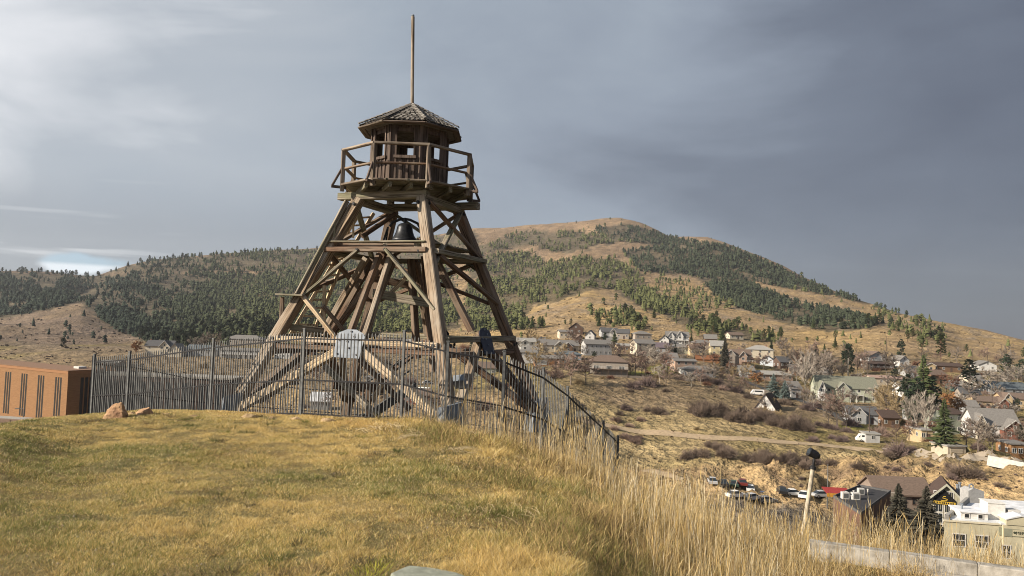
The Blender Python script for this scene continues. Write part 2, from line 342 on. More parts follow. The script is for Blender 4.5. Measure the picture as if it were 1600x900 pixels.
def attrmat(name, rough=.9, nscale=None, bump=0, amt=.35, trans=0, nscale2=None, nscale3=None):
    m_, nt, b = newmat(name, rough); at = nn(nt, 'ShaderNodeAttribute'); at.attribute_name = 'Col'; c = at.outputs['Color']
    b.inputs['Specular IOR Level'].default_value = .1
    if nscale:
        tc = nn(nt, 'ShaderNodeTexCoord')
        n = noise(nt, tc.outputs['Object'], nscale, 6, .65); n2 = noise(nt, tc.outputs['Object'], nscale2 or nscale*9, 4, .6)
        if nscale3:
            n3 = noise(nt, tc.outputs['Object'], nscale3, 5, .7); c = mixc(nt, 1, c, ramp(nt, n3, [(.34, (.55,)*3), (.52, (1,)*3), (.7, (1.3,)*3)]), 'MULTIPLY')
        f = ramp(nt, n, [(.3, (1-amt,)*3), (.7, (1+amt*.6,)*3)]); c = mixc(nt, 1, c, f, 'MULTIPLY')
        f = ramp(nt, n2, [(.3, (1-amt*1.1,)*3), (.65, (1+amt*.4,)*3)]); c = mixc(nt, 1, c, f, 'MULTIPLY')
        if bump:
            bp = nn(nt, 'ShaderNodeBump'); setin(bp, 'Strength', bump); setin(bp, 'Distance', .5/nscale); nt.links.new(n2, bp.inputs['Height']); nt.links.new(bp.outputs[0], b.inputs['Normal'])
    nt.links.new(c, b.inputs['Base Color'])
    if trans:
        tr = nn(nt, 'ShaderNodeBsdfTranslucent'); nt.links.new(c, tr.inputs[0]); mx = nn(nt, 'ShaderNodeMixShader'); setin(mx, 0, trans)
        nt.links.new(b.outputs[0], mx.inputs[1]); nt.links.new(tr.outputs[0], mx.inputs[2])
        nt.links.new(mx.outputs[0], nt.nodes['Material Output'].inputs[0])
    return m_
LAWNM = attrmat('dry_lawn_soil', .95, 3.0, .6, .45, 0, 40)
TERRM = attrmat('dry_hill_ground', .95, .05, .5, .32, 0, .28, 1.7)
BLADEM = attrmat('grass_blade', .8, trans=.3)
# ------------------------------------------------------------------ ground sheets
def inpoly(px, py, poly):
    r = np.zeros(px.shape, bool); n = len(poly)
    for i in range(n):
        x1, y1 = poly[i]; x2, y2 = poly[(i+1) % n]
        if y1 == y2: continue
        c = ((y1 > py) != (y2 > py)) & (px < (x2-x1)*(py-y1)/(y2-y1)+x1); r ^= c
    return r
def sstep(a, b, x): t = np.clip((x-a)/(b-a), 0, 1); return t*t*(3-2*t)
def terrain_colour(X, Y, Z):
    px, py = proj_np(X, Y, Z)
    n1 = fbm(X/45, Y/70, 4, 11)*2; n2 = fbm(X/14, Y/20, 4, 21)*2; n3 = fbm(X/5, Y/6, 3, 31)*2
    gold = np.array([.42, .295, .14]); tan = np.array([.31, .225, .135]); brown = np.array([.165, .125, .10]); olive = np.array([.20, .165, .065])
    ochre = np.array([.42, .30, .16]); asph = np.array([.09, .085, .08]); town = np.array([.20, .155, .105]); rock = np.array([.28, .235, .19])
    YF = np.interp(px, [1250, 1450, 1600], [160, 133, 122]); YC = np.interp(px, [1350, 1480, 1600], [186, 180, 168])
    def mx(a, b, t): return a*(1-t[..., None])+b*t[..., None]
    C = mx(np.broadcast_to(gold, X.shape+(3,)), tan, np.clip(.5+n1*1.2, 0, 1))
    C = mx(C, rock*.9, sstep(.1, .4, n2)*sstep(500, 700, Y)*.6)
    # further up the mountain the grass is redder and thinner
    C = mx(C, np.array([.27, .19, .125]), sstep(900, 1500, Y)*.8)
    # left slopes: bare brush, with cloud shade painted in as purple brown
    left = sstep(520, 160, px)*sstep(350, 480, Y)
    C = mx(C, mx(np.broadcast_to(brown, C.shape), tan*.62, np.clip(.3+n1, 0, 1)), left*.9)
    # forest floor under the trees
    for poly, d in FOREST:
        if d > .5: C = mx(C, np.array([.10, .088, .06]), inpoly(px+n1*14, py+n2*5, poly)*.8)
    # town bench
    tw = sstep(285, 310, Y+n2*20)*sstep(560, 480, Y)
    tw = np.where(px > 830, sstep(232, 250, Y+n2*12)*sstep(500, 400, Y+n1*60), tw)
    C = mx(C, mx(np.broadcast_to(town, C.shape), olive, sstep(-.1, .3, n1)), tw*.75)
    # field between the cliff top and the bushes
    fd = sstep(YC, YC+5, Y)*sstep(262, 250, Y)*sstep(820, 860, px)
    C = mx(C, mx(np.broadcast_to(np.array([.33, .255, .135]), C.shape), olive, sstep(-.05, .35, n1+n2*.4)), fd*.9)
    # spur in the sun (900..1150, 600..650)
    # cliff
    cf = sstep(YF-4, YF+3, Y)*sstep(YC+4, YC-4, Y)*sstep(1080, 1180, px)
    C = mx(C, mx(np.broadcast_to(ochre, C.shape), np.array([.15, .105, .07]), sstep(.0, .35, n3+n2*.5)), cf*.9)
    C = mx(C, np.array([.15,.12,.07]), sstep(.05, .3, fbm(X/9, Y/11, 4, 91)*2)*cf*.8)
    # gulch floor: streets and yards
    fl = sstep(80, 110, Y)*sstep(YF+6, YF-2, Y)
    C = mx(C, mx(np.broadcast_to(asph, C.shape), np.array([.25, .2, .16]), sstep(-.2, .3, n2)), fl*.9)
    # lawns in the town
    for (ax, ay, rx, ry) in ((1035, 578, 26, 8), (1330, 667, 30, 6), (1545, 705, 50, 5), (820, 555, 14, 5), (1175, 590, 18, 5), (975, 583, 60, 3)):
        k = sstep(1.3, .7, np.sqrt(((px-ax)/rx)**2+((py-ay)/ry)**2)+n3*.3); C = mx(C, np.array([.19, .175, .045]), k*sstep(180, 200, Y))
    C = C*(1+n3[..., None]*.5)
    return np.clip(C, .01, .9)
FOREST = [
 ([(-600,428),(-60,425),(165,430),(260,425),(330,430),(480,425),(560,405),(700,400),(720,515),(420,535),(290,545),(240,538),(190,520),(160,500),(130,472),(60,488),(-60,506),(-600,510)], 1.15),
 ([(165,424),(240,406),(480,388),(560,386),(560,405),(480,425),(260,425)], .85),
 ([(560,380),(740,360),(760,400),(700,402),(560,405)], .7),
 ([(730,448),(790,428),(850,412),(900,405),(960,405),(1000,425),(1010,450),(1040,470),(1090,498),(1190,518),(1215,536),(1150,534),(1070,510),(990,472),(960,452),(920,452),(870,470),(830,478),(812,500),(860,512),(730,520)], .85),
 ([(970,392),(1050,384),(1100,392),(1135,410),(1180,448),(1240,473),(1320,488),(1385,504),(1360,514),(1290,518),(1230,505),(1150,480),(1110,460),(1090,432),(1000,424)], 1.3),
 ([(975,348),(1060,374),(1150,388),(1200,410),(1250,432),(1300,454),(1400,488),(1430,498),(1300,462),(1220,450),(1150,432),(1120,405),(1050,386),(960,376),(925,360)], 1.5),
 ([(745,385),(830,362),(900,362),(985,374),(930,386),(870,396),(820,382),(760,396)], .65),
 ([(735,398),(840,397),(850,412),(800,424),(730,436)], .55),
 ([(925,488),(985,486),(1015,512),(1010,520),(930,514)], .45),
 ([(1040,505),(1120,512),(1230,528),(1240,537),(1100,530)], .35),
 ([(1355,480),(1440,502),(1480,518),(1470,522),(1380,500)], .3),
 ([(1000,425),(1090,430),(1150,480),(1090,495),(1020,455)], .22),
 ([(1385,505),(1480,530),(1470,536),(1380,515)], .25),
]
def build_ground():
    js = int(np.searchsorted(YG, 48))
    def sheet(name, j0, j1, mat, colf, kind='structure', label=None):
        X = GX[:, j0:j1+1]; Y = GY[:, j0:j1+1]; Z = GH[:, j0:j1+1]; n, m_ = X.shape
        V = np.stack([X, Y, Z], -1).reshape(-1, 3); idx = np.arange(n*m_).reshape(n, m_)
        F = np.stack([idx[:-1, :-1], idx[1:, :-1], idx[1:, 1:], idx[:-1, 1:]], -1).reshape(-1, 4)
        me = np_mesh(name, V, F, [mat], colf(X, Y, Z).reshape(-1, 3), True)
        o = link(name, me); tag(o, label, None, None, kind); return o
    def lawncol(X, Y, Z):
        a = np.array([.34, .26, .12]); g = np.array([.16, .15, .065]); d = np.array([.17, .115, .06])
        n1 = fbm(X/1.3, Y/1.3, 4, 5)*2; n2 = fbm(X/.35, Y/.35, 3, 6)*2
        t = np.clip(.35+n1*1.3, 0, 1)[..., None]; C = a*(1-t)+g*t; t = (sstep(.1, .5, n2)*.7)[..., None]; C = C*(1-t)+d*t
        t = sstep(12, 17, Y)[..., None]; C = C*(1-t)+np.array([.16, .12, .07])*t
        return C
    sheet('lawn', 0, js, LAWNM, lawncol)
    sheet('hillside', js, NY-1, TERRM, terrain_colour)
    # ground behind and beside the camera
    mb = MB(); w = UG[-1]*YMIN; v = UG[0]*YMIN
    mb.add([(-60,-60,-2),(60,-60,-2),(w,YMIN-.9,GH[-1,0]-.02),(v,YMIN-.9,-.02),(v,YMIN,GH[0,0]),(w,YMIN,GH[-1,0]),(60,38,-30),(-60,32,-30)],
           [(0,1,2,3),(3,2,5,4),(1,6,5,2),(0,3,4,7)])
    o = mb.build('slope_ground', M('dry_slope_ground', (.2, .15, .06), (.11, .08, .04), 2)); tag(o, kind='structure')
    mb = MB(); R = 5100; n = 48
    mb.add([(R*cos(2*pi*i/n), max(-390, min(4590, R*sin(2*pi*i/n))), -60) for i in range(n)], [tuple(range(n))])
    o = mb.build('plain', M('dry_plain', (.2, .15, .09), (.12, .1, .06), .01)); tag(o, kind='structure')
build_ground()
# ------------------------------------------------------------------ the fire tower
AX = Wp(641, 240, 19.25); CX, CY = AX.x, AX.y
def zat(py, Y, px=641): return Wp(px, py, Y).z
TB = Vector((CX, CY, -.8))
tower = empty('fire_tower', TB, 0, 'tall weathered timber fire watchtower with splayed legs, octagonal cabin and flagpole', 'watchtower')
def place(o, M4):
    o.matrix_local = Matrix.Translation(-TB) @ M4 if o.parent is tower else M4
def beam(name, p0, p1, w, h, mat, up=(0, 0, 1), parent=None, ext=0, ch=.012):
    """chamfered timber as its own object; local z runs along it"""
    p0 = Vector(p0); p1 = Vector(p1); d = p1-p0; L = d.length; d.normalize(); p0 = p0-d*ext; L += 2*ext
    a = d.cross(Vector(up))
    if a.length < 1e-4: a = d.cross(Vector((0, 1, 0)))
    a.normalize(); b = a.cross(d).normalized()
    x, y = w/2, h/2; c = ch
    prof = [(x-c,-y),(x,-y+c),(x,y-c),(x-c,y),(-x+c,y),(-x,y-c),(-x,-y+c),(-x+c,-y)]
    prof = prof[::-1] if a.cross(b).dot(d) < 0 else prof
    k = max(2, int(L/.5)+1); vs = []; fs = []; rr = random.Random(int(L*1e5) & 0xffff)
    for i in range(k):
        t = i/(k-1)*L; ox = rr.uniform(-.004, .004); oy = rr.uniform(-.004, .004)
        for px_, py_ in prof: vs.append((px_+ox, py_+oy, t))
    for i in range(k-1):
        for j in range(8): fs.append((i*8+j, i*8+(j+1) % 8, (i+1)*8+(j+1) % 8, (i+1)*8+j))
    fs.append(tuple(range(8))[::-1]); fs.append(tuple(range((k-1)*8, k*8)))
    o = MB().add(vs, fs).build(name, mat, parent or tower)
    R = Matrix((a, b, d)).transposed().to_4x4(); R.translation = p0
    if a.cross(b).dot(d) < 0: R = Matrix((-a, b, d)).transposed().to_4x4(); R.translation = p0
    place(o, R) if (parent or tower) is tower else setattr(o, 'matrix_local', parent.matrix_local.inverted() @ Matrix.Translation(-TB) @ R)
    return o
Z1, Z2, ZT = 1.02, 3.24, 4.54
# leg axis points at ground / tie / bell floor / top
LEGP = {0: [Wp(362,642,17.5), Wp(430,529,17.93), Wp(514,391,18.42), Wp(562,310,18.75)],
        1: [Wp(704,660,15.75), Wp(689,542,16.44), Wp(670,391,17.5), Wp(660,309,18.1)],
        2: [Wp(841,645,20.95), Wp(795,534,20.6), Wp(741,405,20.1), Wp(716,329,19.85)],
        3: [Wp(545,625,22.8), Wp(573,527,22.1), Wp(599,405,21.1), Wp(614,331,20.5)]}
def lp(i, z):
    P = LEGP[i]; a, b = (P[0], P[3]); t = (z-a.z)/(b.z-a.z); return a+(b-a)*t
C0 = Vector((CX, CY, 0))
def outward(i, j, z=1):
    m_ = (lp(i, z)+lp(j, z))/2; v = Vector((m_.x-CX, m_.y-CY, 0)); return v.normalized()
for i in range(4):
    P = LEGP[i]; side = outward(0, 1) if i in (0, 1) else outward(1, 2)
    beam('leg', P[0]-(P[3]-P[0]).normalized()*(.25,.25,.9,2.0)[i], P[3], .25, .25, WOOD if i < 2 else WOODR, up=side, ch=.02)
FACES = [(0, 1), (1, 2), (2, 3), (3, 0)]
def on(i, j, t, z, off=0):
    return lp(i, z)*(1-t)+lp(j, z)*t + outward(i, j)*off
ztie = {0: 1.03, 1: 1.16, 2: 1.1, 3: 1.05}
for f, (i, j) in enumerate(FACES):
    o = outward(i, j); zt = ztie[f]
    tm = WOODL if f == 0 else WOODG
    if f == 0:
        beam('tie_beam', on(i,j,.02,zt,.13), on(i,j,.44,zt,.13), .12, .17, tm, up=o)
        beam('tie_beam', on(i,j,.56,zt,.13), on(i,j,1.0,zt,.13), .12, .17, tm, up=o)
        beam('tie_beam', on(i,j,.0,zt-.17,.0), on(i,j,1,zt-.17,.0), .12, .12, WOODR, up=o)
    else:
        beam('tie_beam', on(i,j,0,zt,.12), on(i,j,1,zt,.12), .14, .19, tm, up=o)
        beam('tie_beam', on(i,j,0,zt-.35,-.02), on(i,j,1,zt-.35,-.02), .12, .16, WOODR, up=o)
    # inverted V from the middle joint to the feet
    for a, t0 in ((i, .0), (j, 1.0)):
        zf = LEGP[a][0].z+.06
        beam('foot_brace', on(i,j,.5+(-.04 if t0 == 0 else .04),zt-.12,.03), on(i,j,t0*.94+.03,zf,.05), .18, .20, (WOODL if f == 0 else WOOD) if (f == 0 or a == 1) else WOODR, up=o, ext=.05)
    if f in (0, 3):
        beam('foot_brace', on(i,j,.36,zt-.25,-.25), on(i,j,.09,LEGP[i][0].z+.25,-.12), .13, .16, WOOD, up=o)
    # raking struts from the joint up to the bell floor
    for s in ((-.5, .5) if f != 1 else ()):
        q = on(i,j,.5+s*.10,zt+.05,-.03); top = on(i,j,.5+s*.16,Z2-.08,0); c_ = Vector((CX, CY, top.z)); top = top+(c_-top)*.28
        beam('raking_strut', q, top, .12, .16, WOODR if s < 0 else WOOD, up=o)
    mid = on(i,j,.5,zt+.02,-.2); top = on(i,j,.5,Z2-.1,0); c_ = Vector((CX, CY, top.z)); top = top+(c_-top)*.62
    if f != 1: beam('raking_strut', mid, top, .12, .15, WOODR, up=o)
    # gusset plate with bolts
    w = .36; pl = [(-.33,-.38),(.33,-.38),(.37,.13),(.31,.21),(.12,.29),(-.12,.29),(-.31,.21),(-.37,.13)]
    g = MB().yprism(pl, -.008, .008).build('gusset_plate', STEEL if f == 0 else STEELB, tower)
    cpt = on(i,j,.5,zt,.215); x = (lp(j,zt)-lp(i,zt)); x.z = 0; x.normalize(); up_ = Vector((0,0,1))
    tilt = ((C0-on(i,j,.5,0,0))); tilt.z = 0; up_ = (up_+tilt.normalized()*.30).normalized(); y = up_.cross(x)
    R = Matrix((x, y, up_)).transposed().to_4x4(); R.translation = cpt; place(g, R)
    bm_ = None
    for bx_, bz_ in ((-.25,-.3),(.25,-.3),(0,.24),(-.05,0),(.02,-.15),(-.26,.02),(.24,.05),(.1,.12)):
        if bm_ is None: bm_ = MB().tube([(0,-.03,0),(0,.0,0)], .022, 6).mesh('bolt', IRONK if f == 0 else STEEL)
        s_ = 1 if y.dot(outward(i,j)) < 0 else -1
        link('bolt', bm_, g, (bx_, -.0*s_ + (.03 if s_ < 0 else 0), bz_))
    # bell-floor frame
    zb = Z2+(.0 if f == 0 else -.02)
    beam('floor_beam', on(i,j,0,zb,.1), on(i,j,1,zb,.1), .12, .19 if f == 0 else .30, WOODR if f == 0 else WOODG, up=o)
    # knee braces
    if f == 0:
        beam('knee_brace', on(i,j,.34,Z2-.03,.17), Wp(473,463,18.0), .07, .12, WOODG, up=o)
        beam('knee_brace', Wp(473,462,17.95), Wp(526,530,17.3), .09, .12, WOODL, up=o)
        beam('knee_brace', on(i,j,.62,Z2,.17), Wp(680,484,16.75), .07, .12, WOODG, up=o)
    else:
        beam('knee_brace', on(i,j,.08,Z2-.1,.13), on(i,j,.96,2.1,.13), .10, .12, WOODR, up=o)
        if f != 1: beam('knee_brace', on(i,j,.92,Z2-.1,.04), on(i,j,.05,2.1,.04), .10, .12, WOODR, up=o)
    # X bracing under the deck
    if f != 0:
        beam('cross_brace', on(i,j,.02,ZT-.05,.14), on(i,j,1.0,Z2-.05,.14), .08, .12, WOODR, up=o)
        beam('cross_brace', on(i,j,.98,ZT-.05,.06), on(i,j,.03,Z2-.3,.06), .08, .14, WOODG, up=o)
    # deck beams, running past the legs
    ext_ = .55
    q0, q1 = on(i,j,0,ZT+.12-.10*(f % 2),.02), on(i,j,1,ZT+.12-.10*(f % 2),.02); dq = (q1-q0).normalized(); es, ee = ((.60, .18), (.1, .1), (.62, .4), (.1, .1))[f]
    beam('deck_beam', q0-dq*es, q1+dq*ee, .18, .25, WOODG, up=o)
beam('cross_brace', Wp(617,335,19.9), Wp(566,369,18.9), .09, .12, WOODR)
# right-hand long strut of the right face, from bell floor to the joint
beam('raking_strut', Wp(685,413,18.2), Wp(737,517,18.45), .13, .17, WOODR, up=outward(1,2))
beam('inner_post', Wp(575,596,18.4), Wp(575,662,18.4), .13, .13, WOODR); beam('inner_brace', Wp(581,628,18.5), Wp(597,600,18.6), .08, .12, WOODL)
beam('inner_beam', Wp(520,600,19.6), Wp(600,608,20.2), .18, .24, WOODR); beam('inner_brace', Wp(507,572,19), Wp(590,650,18.0), .11, .14, WOODG); beam('inner_brace', Wp(560,560,18.8), Wp(640,640,19.4), .12, .14, WOODR)
st = MB(); s0, s1 = Wp(566,655,20.5)-TB, Wp(640,606,21.5)-TB; off = Vector((.1,.75,0))
for q in (Vector((0,0,0)), off): st.bar(s0+q, s1+q, .05, .2)
st.build('stair_stringer', IRON, tower); 
for k in range(9): q = s0+(s1-s0)*((k+.5)/9); MB().bar(q, q+off, .22, .03).build('stair_tread', IRON, tower)
for k in range(5): q = s0+(s1-s0)*(k/4); MB().bar(q, q+Vector((0,0,.95)), .035).build('stair_rail_post', IRON, tower)
for zz in (.5, .95): MB().bar(s0+Vector((0,0,zz)), s1+Vector((0,0,zz)), .035).build('stair_handrail', IRON, tower)
# bolts where the timbers meet
_b = MB().tube([(0,0,-.02),(0,0,.02)], .026, 6).tube([(0,0,-.012),(0,0,.008)], .045, 8).mesh('bolt', IRONK)
for f, (i, j) in enumerate(FACES):
    o = outward(i, j); q = Vector((0,0,1)).rotation_difference(o).to_euler()
    for t, zz, of in ((.02,1.03,.21),(.06,1.06,.21),(.98,1.03,.21),(.94,1.0,.21),(.02,Z2,.17),(.06,Z2+.03,.17),(.97,Z2,.17),(.93,Z2-.03,.17),(.02,ZT-.1,.16),(.97,ZT-.1,.16),(.34,Z2-.02,.21),(.62,Z2-.01,.21)):
        link('bolt', _b, tower, on(i,j,t,zz,of)-TB, q)
# inner posts and horizontals
beam('inner_post', Wp(642,405,19.6), Wp(652,560,19.8), .16, .16, WOODR); beam('inner_post', Wp(664,400,19.2), Wp(678,580,19.5), .17, .17, WOODR)
beam('inner_beam', Wp(584,458,19.0), Wp(672,474,18.6), .16, .22, WOODG)
beam('inner_brace', Wp(611,457,19.3), Wp(637,431,19.4), .08, .11, WOODL)
beam('inner_beam', Wp(560,430,20.5), Wp(640,446,20.8), .16, .2, WOODR)
# bell floor: blocks and boards
for px_ in (565, 604, 652): beam('floor_block', Wp(px_,380,18.3-(px_-565)*.007), Wp(px_,391,18.3-(px_-565)*.007), .14, .14, WOODG)
a_, b_, c_, d_ = [lp(k, Z2+.22) for k in range(4)]
for n in range(15):
    t = (n+.5)/15; p = a_*(1-t)+d_*t; q = b_*(1-t)+c_*t; e = (q-p).normalized()
    beam('floor_board', p-e*.03, q+e*.06, .165, .04, WOODG, up=(0,0,1), ch=.004)
beam('floor_fascia', on(0,1,-.0,Z2+.2,.14), on(0,1,1,Z2+.2,.14), .04, .09, WOODG, up=outward(0,1))
beam('floor_beam', on(0,1,.02,Z2+.12,-.1), on(0,1,1,Z2+.12,-.1), .12, .12, WOODR, up=outward(0,1))
# foot shoes of bent metal on footings
for i in range(3):
    P = LEGP[i][0]+Vector((0,0,.10)); mb = MB(); w = (.30, .36, .3)[i]
    mb.add([(-w,-w,-.6),(w,-w,-.6),(w,w,-.6),(-w,w,-.6),(-w*.62,-w*.72,.26),(w*.6,-w*.7,.36),(w*.6,w*.6,.30),(-w*.66,w*.6,.18)],
           [(0,3,2,1),(4,5,6,7),(0,1,5,4),(1,2,6,5),(2,3,7,6),(3,0,4,7)])
    o = mb.build('leg_shoe', STEEL, tower); o.location = P-TB; o.rotation_euler = (0, 0, .43)
P = LEGP[1]
beam('metal_strap', on(1,2,.13,.30,.06), on(1,2,.11,.18,.06), .24, .25, STEEL, up=outward(1,2))
# octagonal deck
A0 = radians(-22)
def octp(k, r, z): return Vector((CX+r*cos(A0+k*pi/4), CY+r*sin(A0+k*pi/4), z))
RD, RC, RR = 1.72, 1.0, 1.31
ZD = zat(279, CY-RD*.95)         # deck top
ZRAIL = zat(224, CY-RD*.95); ZMID = zat(254, CY-RD*.95)
ZEAVE = zat(194, CY-RR*.95); ZAP = zat(162, CY)
u_ = Vector((cos(radians(20)), sin(radians(20)), 0)); v_ = Vector((-u_.y, u_.x, 0))
def chord(t, R=RD):    # half length of the octagon at offset t along v_
    ap = []
    for k in range(8):
        n = Vector((cos(A0+(k+.5)*pi/4), sin(A0+(k+.5)*pi/4), 0)); d = R*cos(pi/8); a = n.dot(u_); b = d-n.dot(v_)*t
        ap.append((a, b))
    hi = min(b/a for a, b in ap if a > 1e-6); lo = max(b/a for a, b in ap if a < -1e-6); return lo, hi
for n in range(19):
    t = -RD*.95+(n+.5)*(2*RD*.95/19); lo, hi = chord(t)
    p = Vector((CX, CY, ZD-.03))+v_*t
    beam('deck_plank', p+u_*lo, p+u_*hi, .17, .045, WOODG, ch=.004)
for n in range(6):
    t = -1.25+n*.5; p = Vector((CX, CY, ZD-.13))+u_*t
    beam('joist', p-v_*min(1.5, sqrt(max(.1, RD*RD*.85-t*t))), p+v_*min(1.5, sqrt(max(.1, RD*RD*.85-t*t))), .08, .14, WOODG)
for k in range(8):
    a, b = octp(k, RD, 0), octp(k+1, RD, 0); zc = Vector((0, 0, 1))
    o = Vector(((a+b)/2-Vector((CX, CY, 0)))).normalized()
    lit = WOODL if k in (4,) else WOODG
    beam('edge_board', a+zc*(ZD-.03), b+zc*(ZD-.03), .05, .12, WOODL if k == 4 else WOODE, up=o)  # pale timber on the left edge stands for sunlight there
    beam('top_rail', a+zc*ZRAIL, b+zc*ZRAIL, .06, .11, WOODE, up=o, ext=.03)
    beam('mid_rail', a+zc*ZMID-o*.06, b+zc*ZMID-o*.06, .045, .10, WOODR, up=o)
    beam('railing_post', a+zc*(ZD-.2), a+zc*(ZRAIL-.02), .09, .10, WOODE, up=Vector((a.x-CX, a.y-CY, 0)))
    r = (a-Vector((CX, CY, 0))).normalized()
    beam('outrigger', a-r*.1+zc*(ZD-.10), a+r*.27+zc*(ZD-.10), .06, .07, WOODD, up=zc)
    beam('outrigger_brace', a+r*.25+zc*(ZD-.08), a+r*.02+zc*(ZMID), .05, .06, WOODD, up=zc)
# cabin
HC = ZEAVE+.06-ZD
zsill = zat(243, CY-RC*.95)-ZD; ztop = zat(199, CY-RC*.95)-ZD
for k in range(8):
    a, b = octp(k, RC, ZD), octp(k+1, RC, ZD); x = (b-a); Lw = x.length; x.normalize(); y = Vector((0,0,1)).cross(x)
    mbf = MB().box(-Lw/2, Lw/2, .014, .04, HC-.16, HC)
    ow = Lw*.3
    wl = mbf.build('cabin_wall', WOODD, tower); R = Matrix((x, y, Vector((0,0,1)))).transposed().to_4x4(); R.translation = (a+b)/2; place(wl, R)
    MB().box(-ow-.05, ow+.05, -.075, .05, zsill-.07, zsill).build('window_sill', WOODD, wl)
    nb = 5; bw = Lw/nb
    for n in range(nb):
        x0 = -Lw/2+n*bw; x1 = x0+bw-.008; mid = n in (1, 2, 3); dz = (n % 2)*.006
        segs = [(0, zsill-.07), (ztop, HC)] if mid else [(0, HC)]
        for z0, z1 in segs: MB().box(x0, x1, -.016-dz, .012, z0+.001, z1-.001).build('board', WOODG if (k in (3, 4) and n % 2 == 0) else WOODD, wl)  # paler boards on the left walls paint in the sunlit side
    for n in range(1, nb, 1):
        mb = MB().box(-Lw/2+n*bw-.022, -Lw/2+n*bw+.016, -.045, -.024, .0, (zsill-.075) if n in (2, 3) else HC-.02); mb.build('batten', WOODD, wl)
    cp = beam('corner_post', a, a+Vector((0,0,HC)), .08, .08, WOODD, up=Vector((a.x-CX, a.y-CY, 0)))
# roof: sheathing, fascia, shingles
apex = Vector((CX, CY, ZAP)); zr = ZEAVE+.14
mb = MB(); vs = [octp(k, RR, zr-.02)-TB for k in range(8)]+[apex-TB-Vector((0,0,.03))]+[octp(k, RR, ZEAVE+.06)-TB for k in range(8)]
fs = [(k, (k+1) % 8, 8) for k in range(8)]+[tuple(range(9, 17))[::-1]]
mb.add(vs, fs); mb.build('roof', SHINGLED, tower)
for k in range(8):
    a, b = octp(k, RR, ZEAVE+.055), octp(k+1, RR, ZEAVE+.055); o = ((a+b)/2-Vector((CX, CY, a.z))).normalized()
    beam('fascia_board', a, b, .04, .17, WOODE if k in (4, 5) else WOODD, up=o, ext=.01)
mbl = MB(); ROWS = 10
for k in range(8):
    a, b = octp(k, RR+.05, zr-.02), octp(k+1, RR+.05, zr-.02); nrm = (b-a).cross(apex-a).normalized()
    if nrm.z < 0: nrm = -nrm
    for r in range(ROWS):
        t0, t1 = r/ROWS, min(1, (r+1.25)/ROWS)
        L0 = a+(apex-a)*t0; R0_ = b+(apex-b)*t0; L1 = a+(apex-a)*t1; R1 = b+(apex-b)*t1
        n = max(1, int((R0_-L0).length/.135+.5))
        for s in range(n):
            s0, s1 = s/n, (s+1)/n; g = .03*random.random(); hh = .016+random.uniform(-.004, .008)
            p = [L0+(R0_-L0)*(s0+.03), L0+(R0_-L0)*(s1-.03), L1+(R1-L1)*(s1-.03), L1+(R1-L1)*(s0+.03)]
            dn = (L0-L1).normalized()*g
            q = [p[0]+nrm*hh+dn, p[1]+nrm*hh+dn, p[2]+nrm*.003, p[3]+nrm*.003]; p2 = [x_-nrm*.004 for x_ in p]
            mbl.add([x_-TB for x_ in q+p2], [(0,1,2,3),(0,4,5,1),(1,5,6,2),(3,7,4,0)], random.choice((0, 0, 1)))
sh = mbl.build('roof_shingles', [SHINGLE, SHINGLED], tower); tag(sh, kind='stuff')
for k in range(8):
    a = octp(k, RR+.07, zr)
    for r in range(9):
        p = a+(apex-a)*(r/9.3); q = a+(apex-a)*min(1, (r+1.25)/9.3)
        o1 = octp(k+1, RR, zr)-octp(k-1, RR, zr); o1.z = 0; o1.normalize(); up = Vector((0,0,1))
        mb = MB(); hh = .05
        mb.add([p+up*hh-TB, p+o1*.075+up*.012-TB, q+o1*.07-TB+up*.002, q+up*.032-TB, p-o1*.075+up*.012-TB, q-o1*.07+up*.002-TB, p-TB, ],
               [(0,1,2,3),(4,0,3,5),(0,4,6),(0,6,1)])
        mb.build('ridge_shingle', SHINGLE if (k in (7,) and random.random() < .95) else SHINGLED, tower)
# flagpole
pt = Wp(645, 26, CY)
pole = beam('flagpole', apex-Vector((0,0,.1)), pt, .085, .085, WOOD, ch=.03)
cap = MB().tube([(0,0,0),(0,0,.03),(0,0,.05),(0,0,.065)], [.03,.045,.035,.005], 8).build('pole_cap', STEEL, tower); cap.location = pt-TB
# ladder on the left side
def ladder(p0, p1, q0, q1, n, name='ladder'):
    la = MB().bar(p0-TB, p1-TB, .05, .09).bar(q0-TB, q1-TB, .05, .09).build(name, WOODL, tower)
    for k in range(n):
        t = (k+.5)/n; a = p0+(p1-p0)*t-TB; b = q0+(q1-q0)*t-TB
        MB().bar(a, b, .035, .05).build('rung', WOODL, la)
ladder(Wp(452,526,18.7), Wp(527,401,19.3), Wp(486,528,19.0), Wp(541,397,19.6), 10)
ladder(Wp(505,420,19.0), Wp(561,335,19.7), Wp(530,420,19.4), Wp(584,333,20.0), 7)
beam('handrail', Wp(542,314,18.6), Wp(464,460,17.9), .09, .12, WOODG)
beam('handrail_post', Wp(523,348,18.4), Wp(522,374,18.4), .05, .06, WOODG); beam('handrail_post', Wp(552,352,18.6), Wp(552,372,18.6), .05, .05, WOODL)
beam('landing_board', Wp(434,460,18.0), Wp(476,462,17.9), .3, .04, WOODG, ch=.004); beam('landing_post', Wp(441,464,18.0), Wp(440,500,18.0), .09, .09, WOODR)
beam('landing_beam', Wp(452,511,18.2), Wp(505,517,18.6), .14, .16, WOODG)
beam('landing_post', Wp(507,446,18.3), Wp(506,500,18.3), .07, .08, WOODL); beam('landing_brace', Wp(504,478,18.2), Wp(536,515,18.6), .07, .10, WOODR)
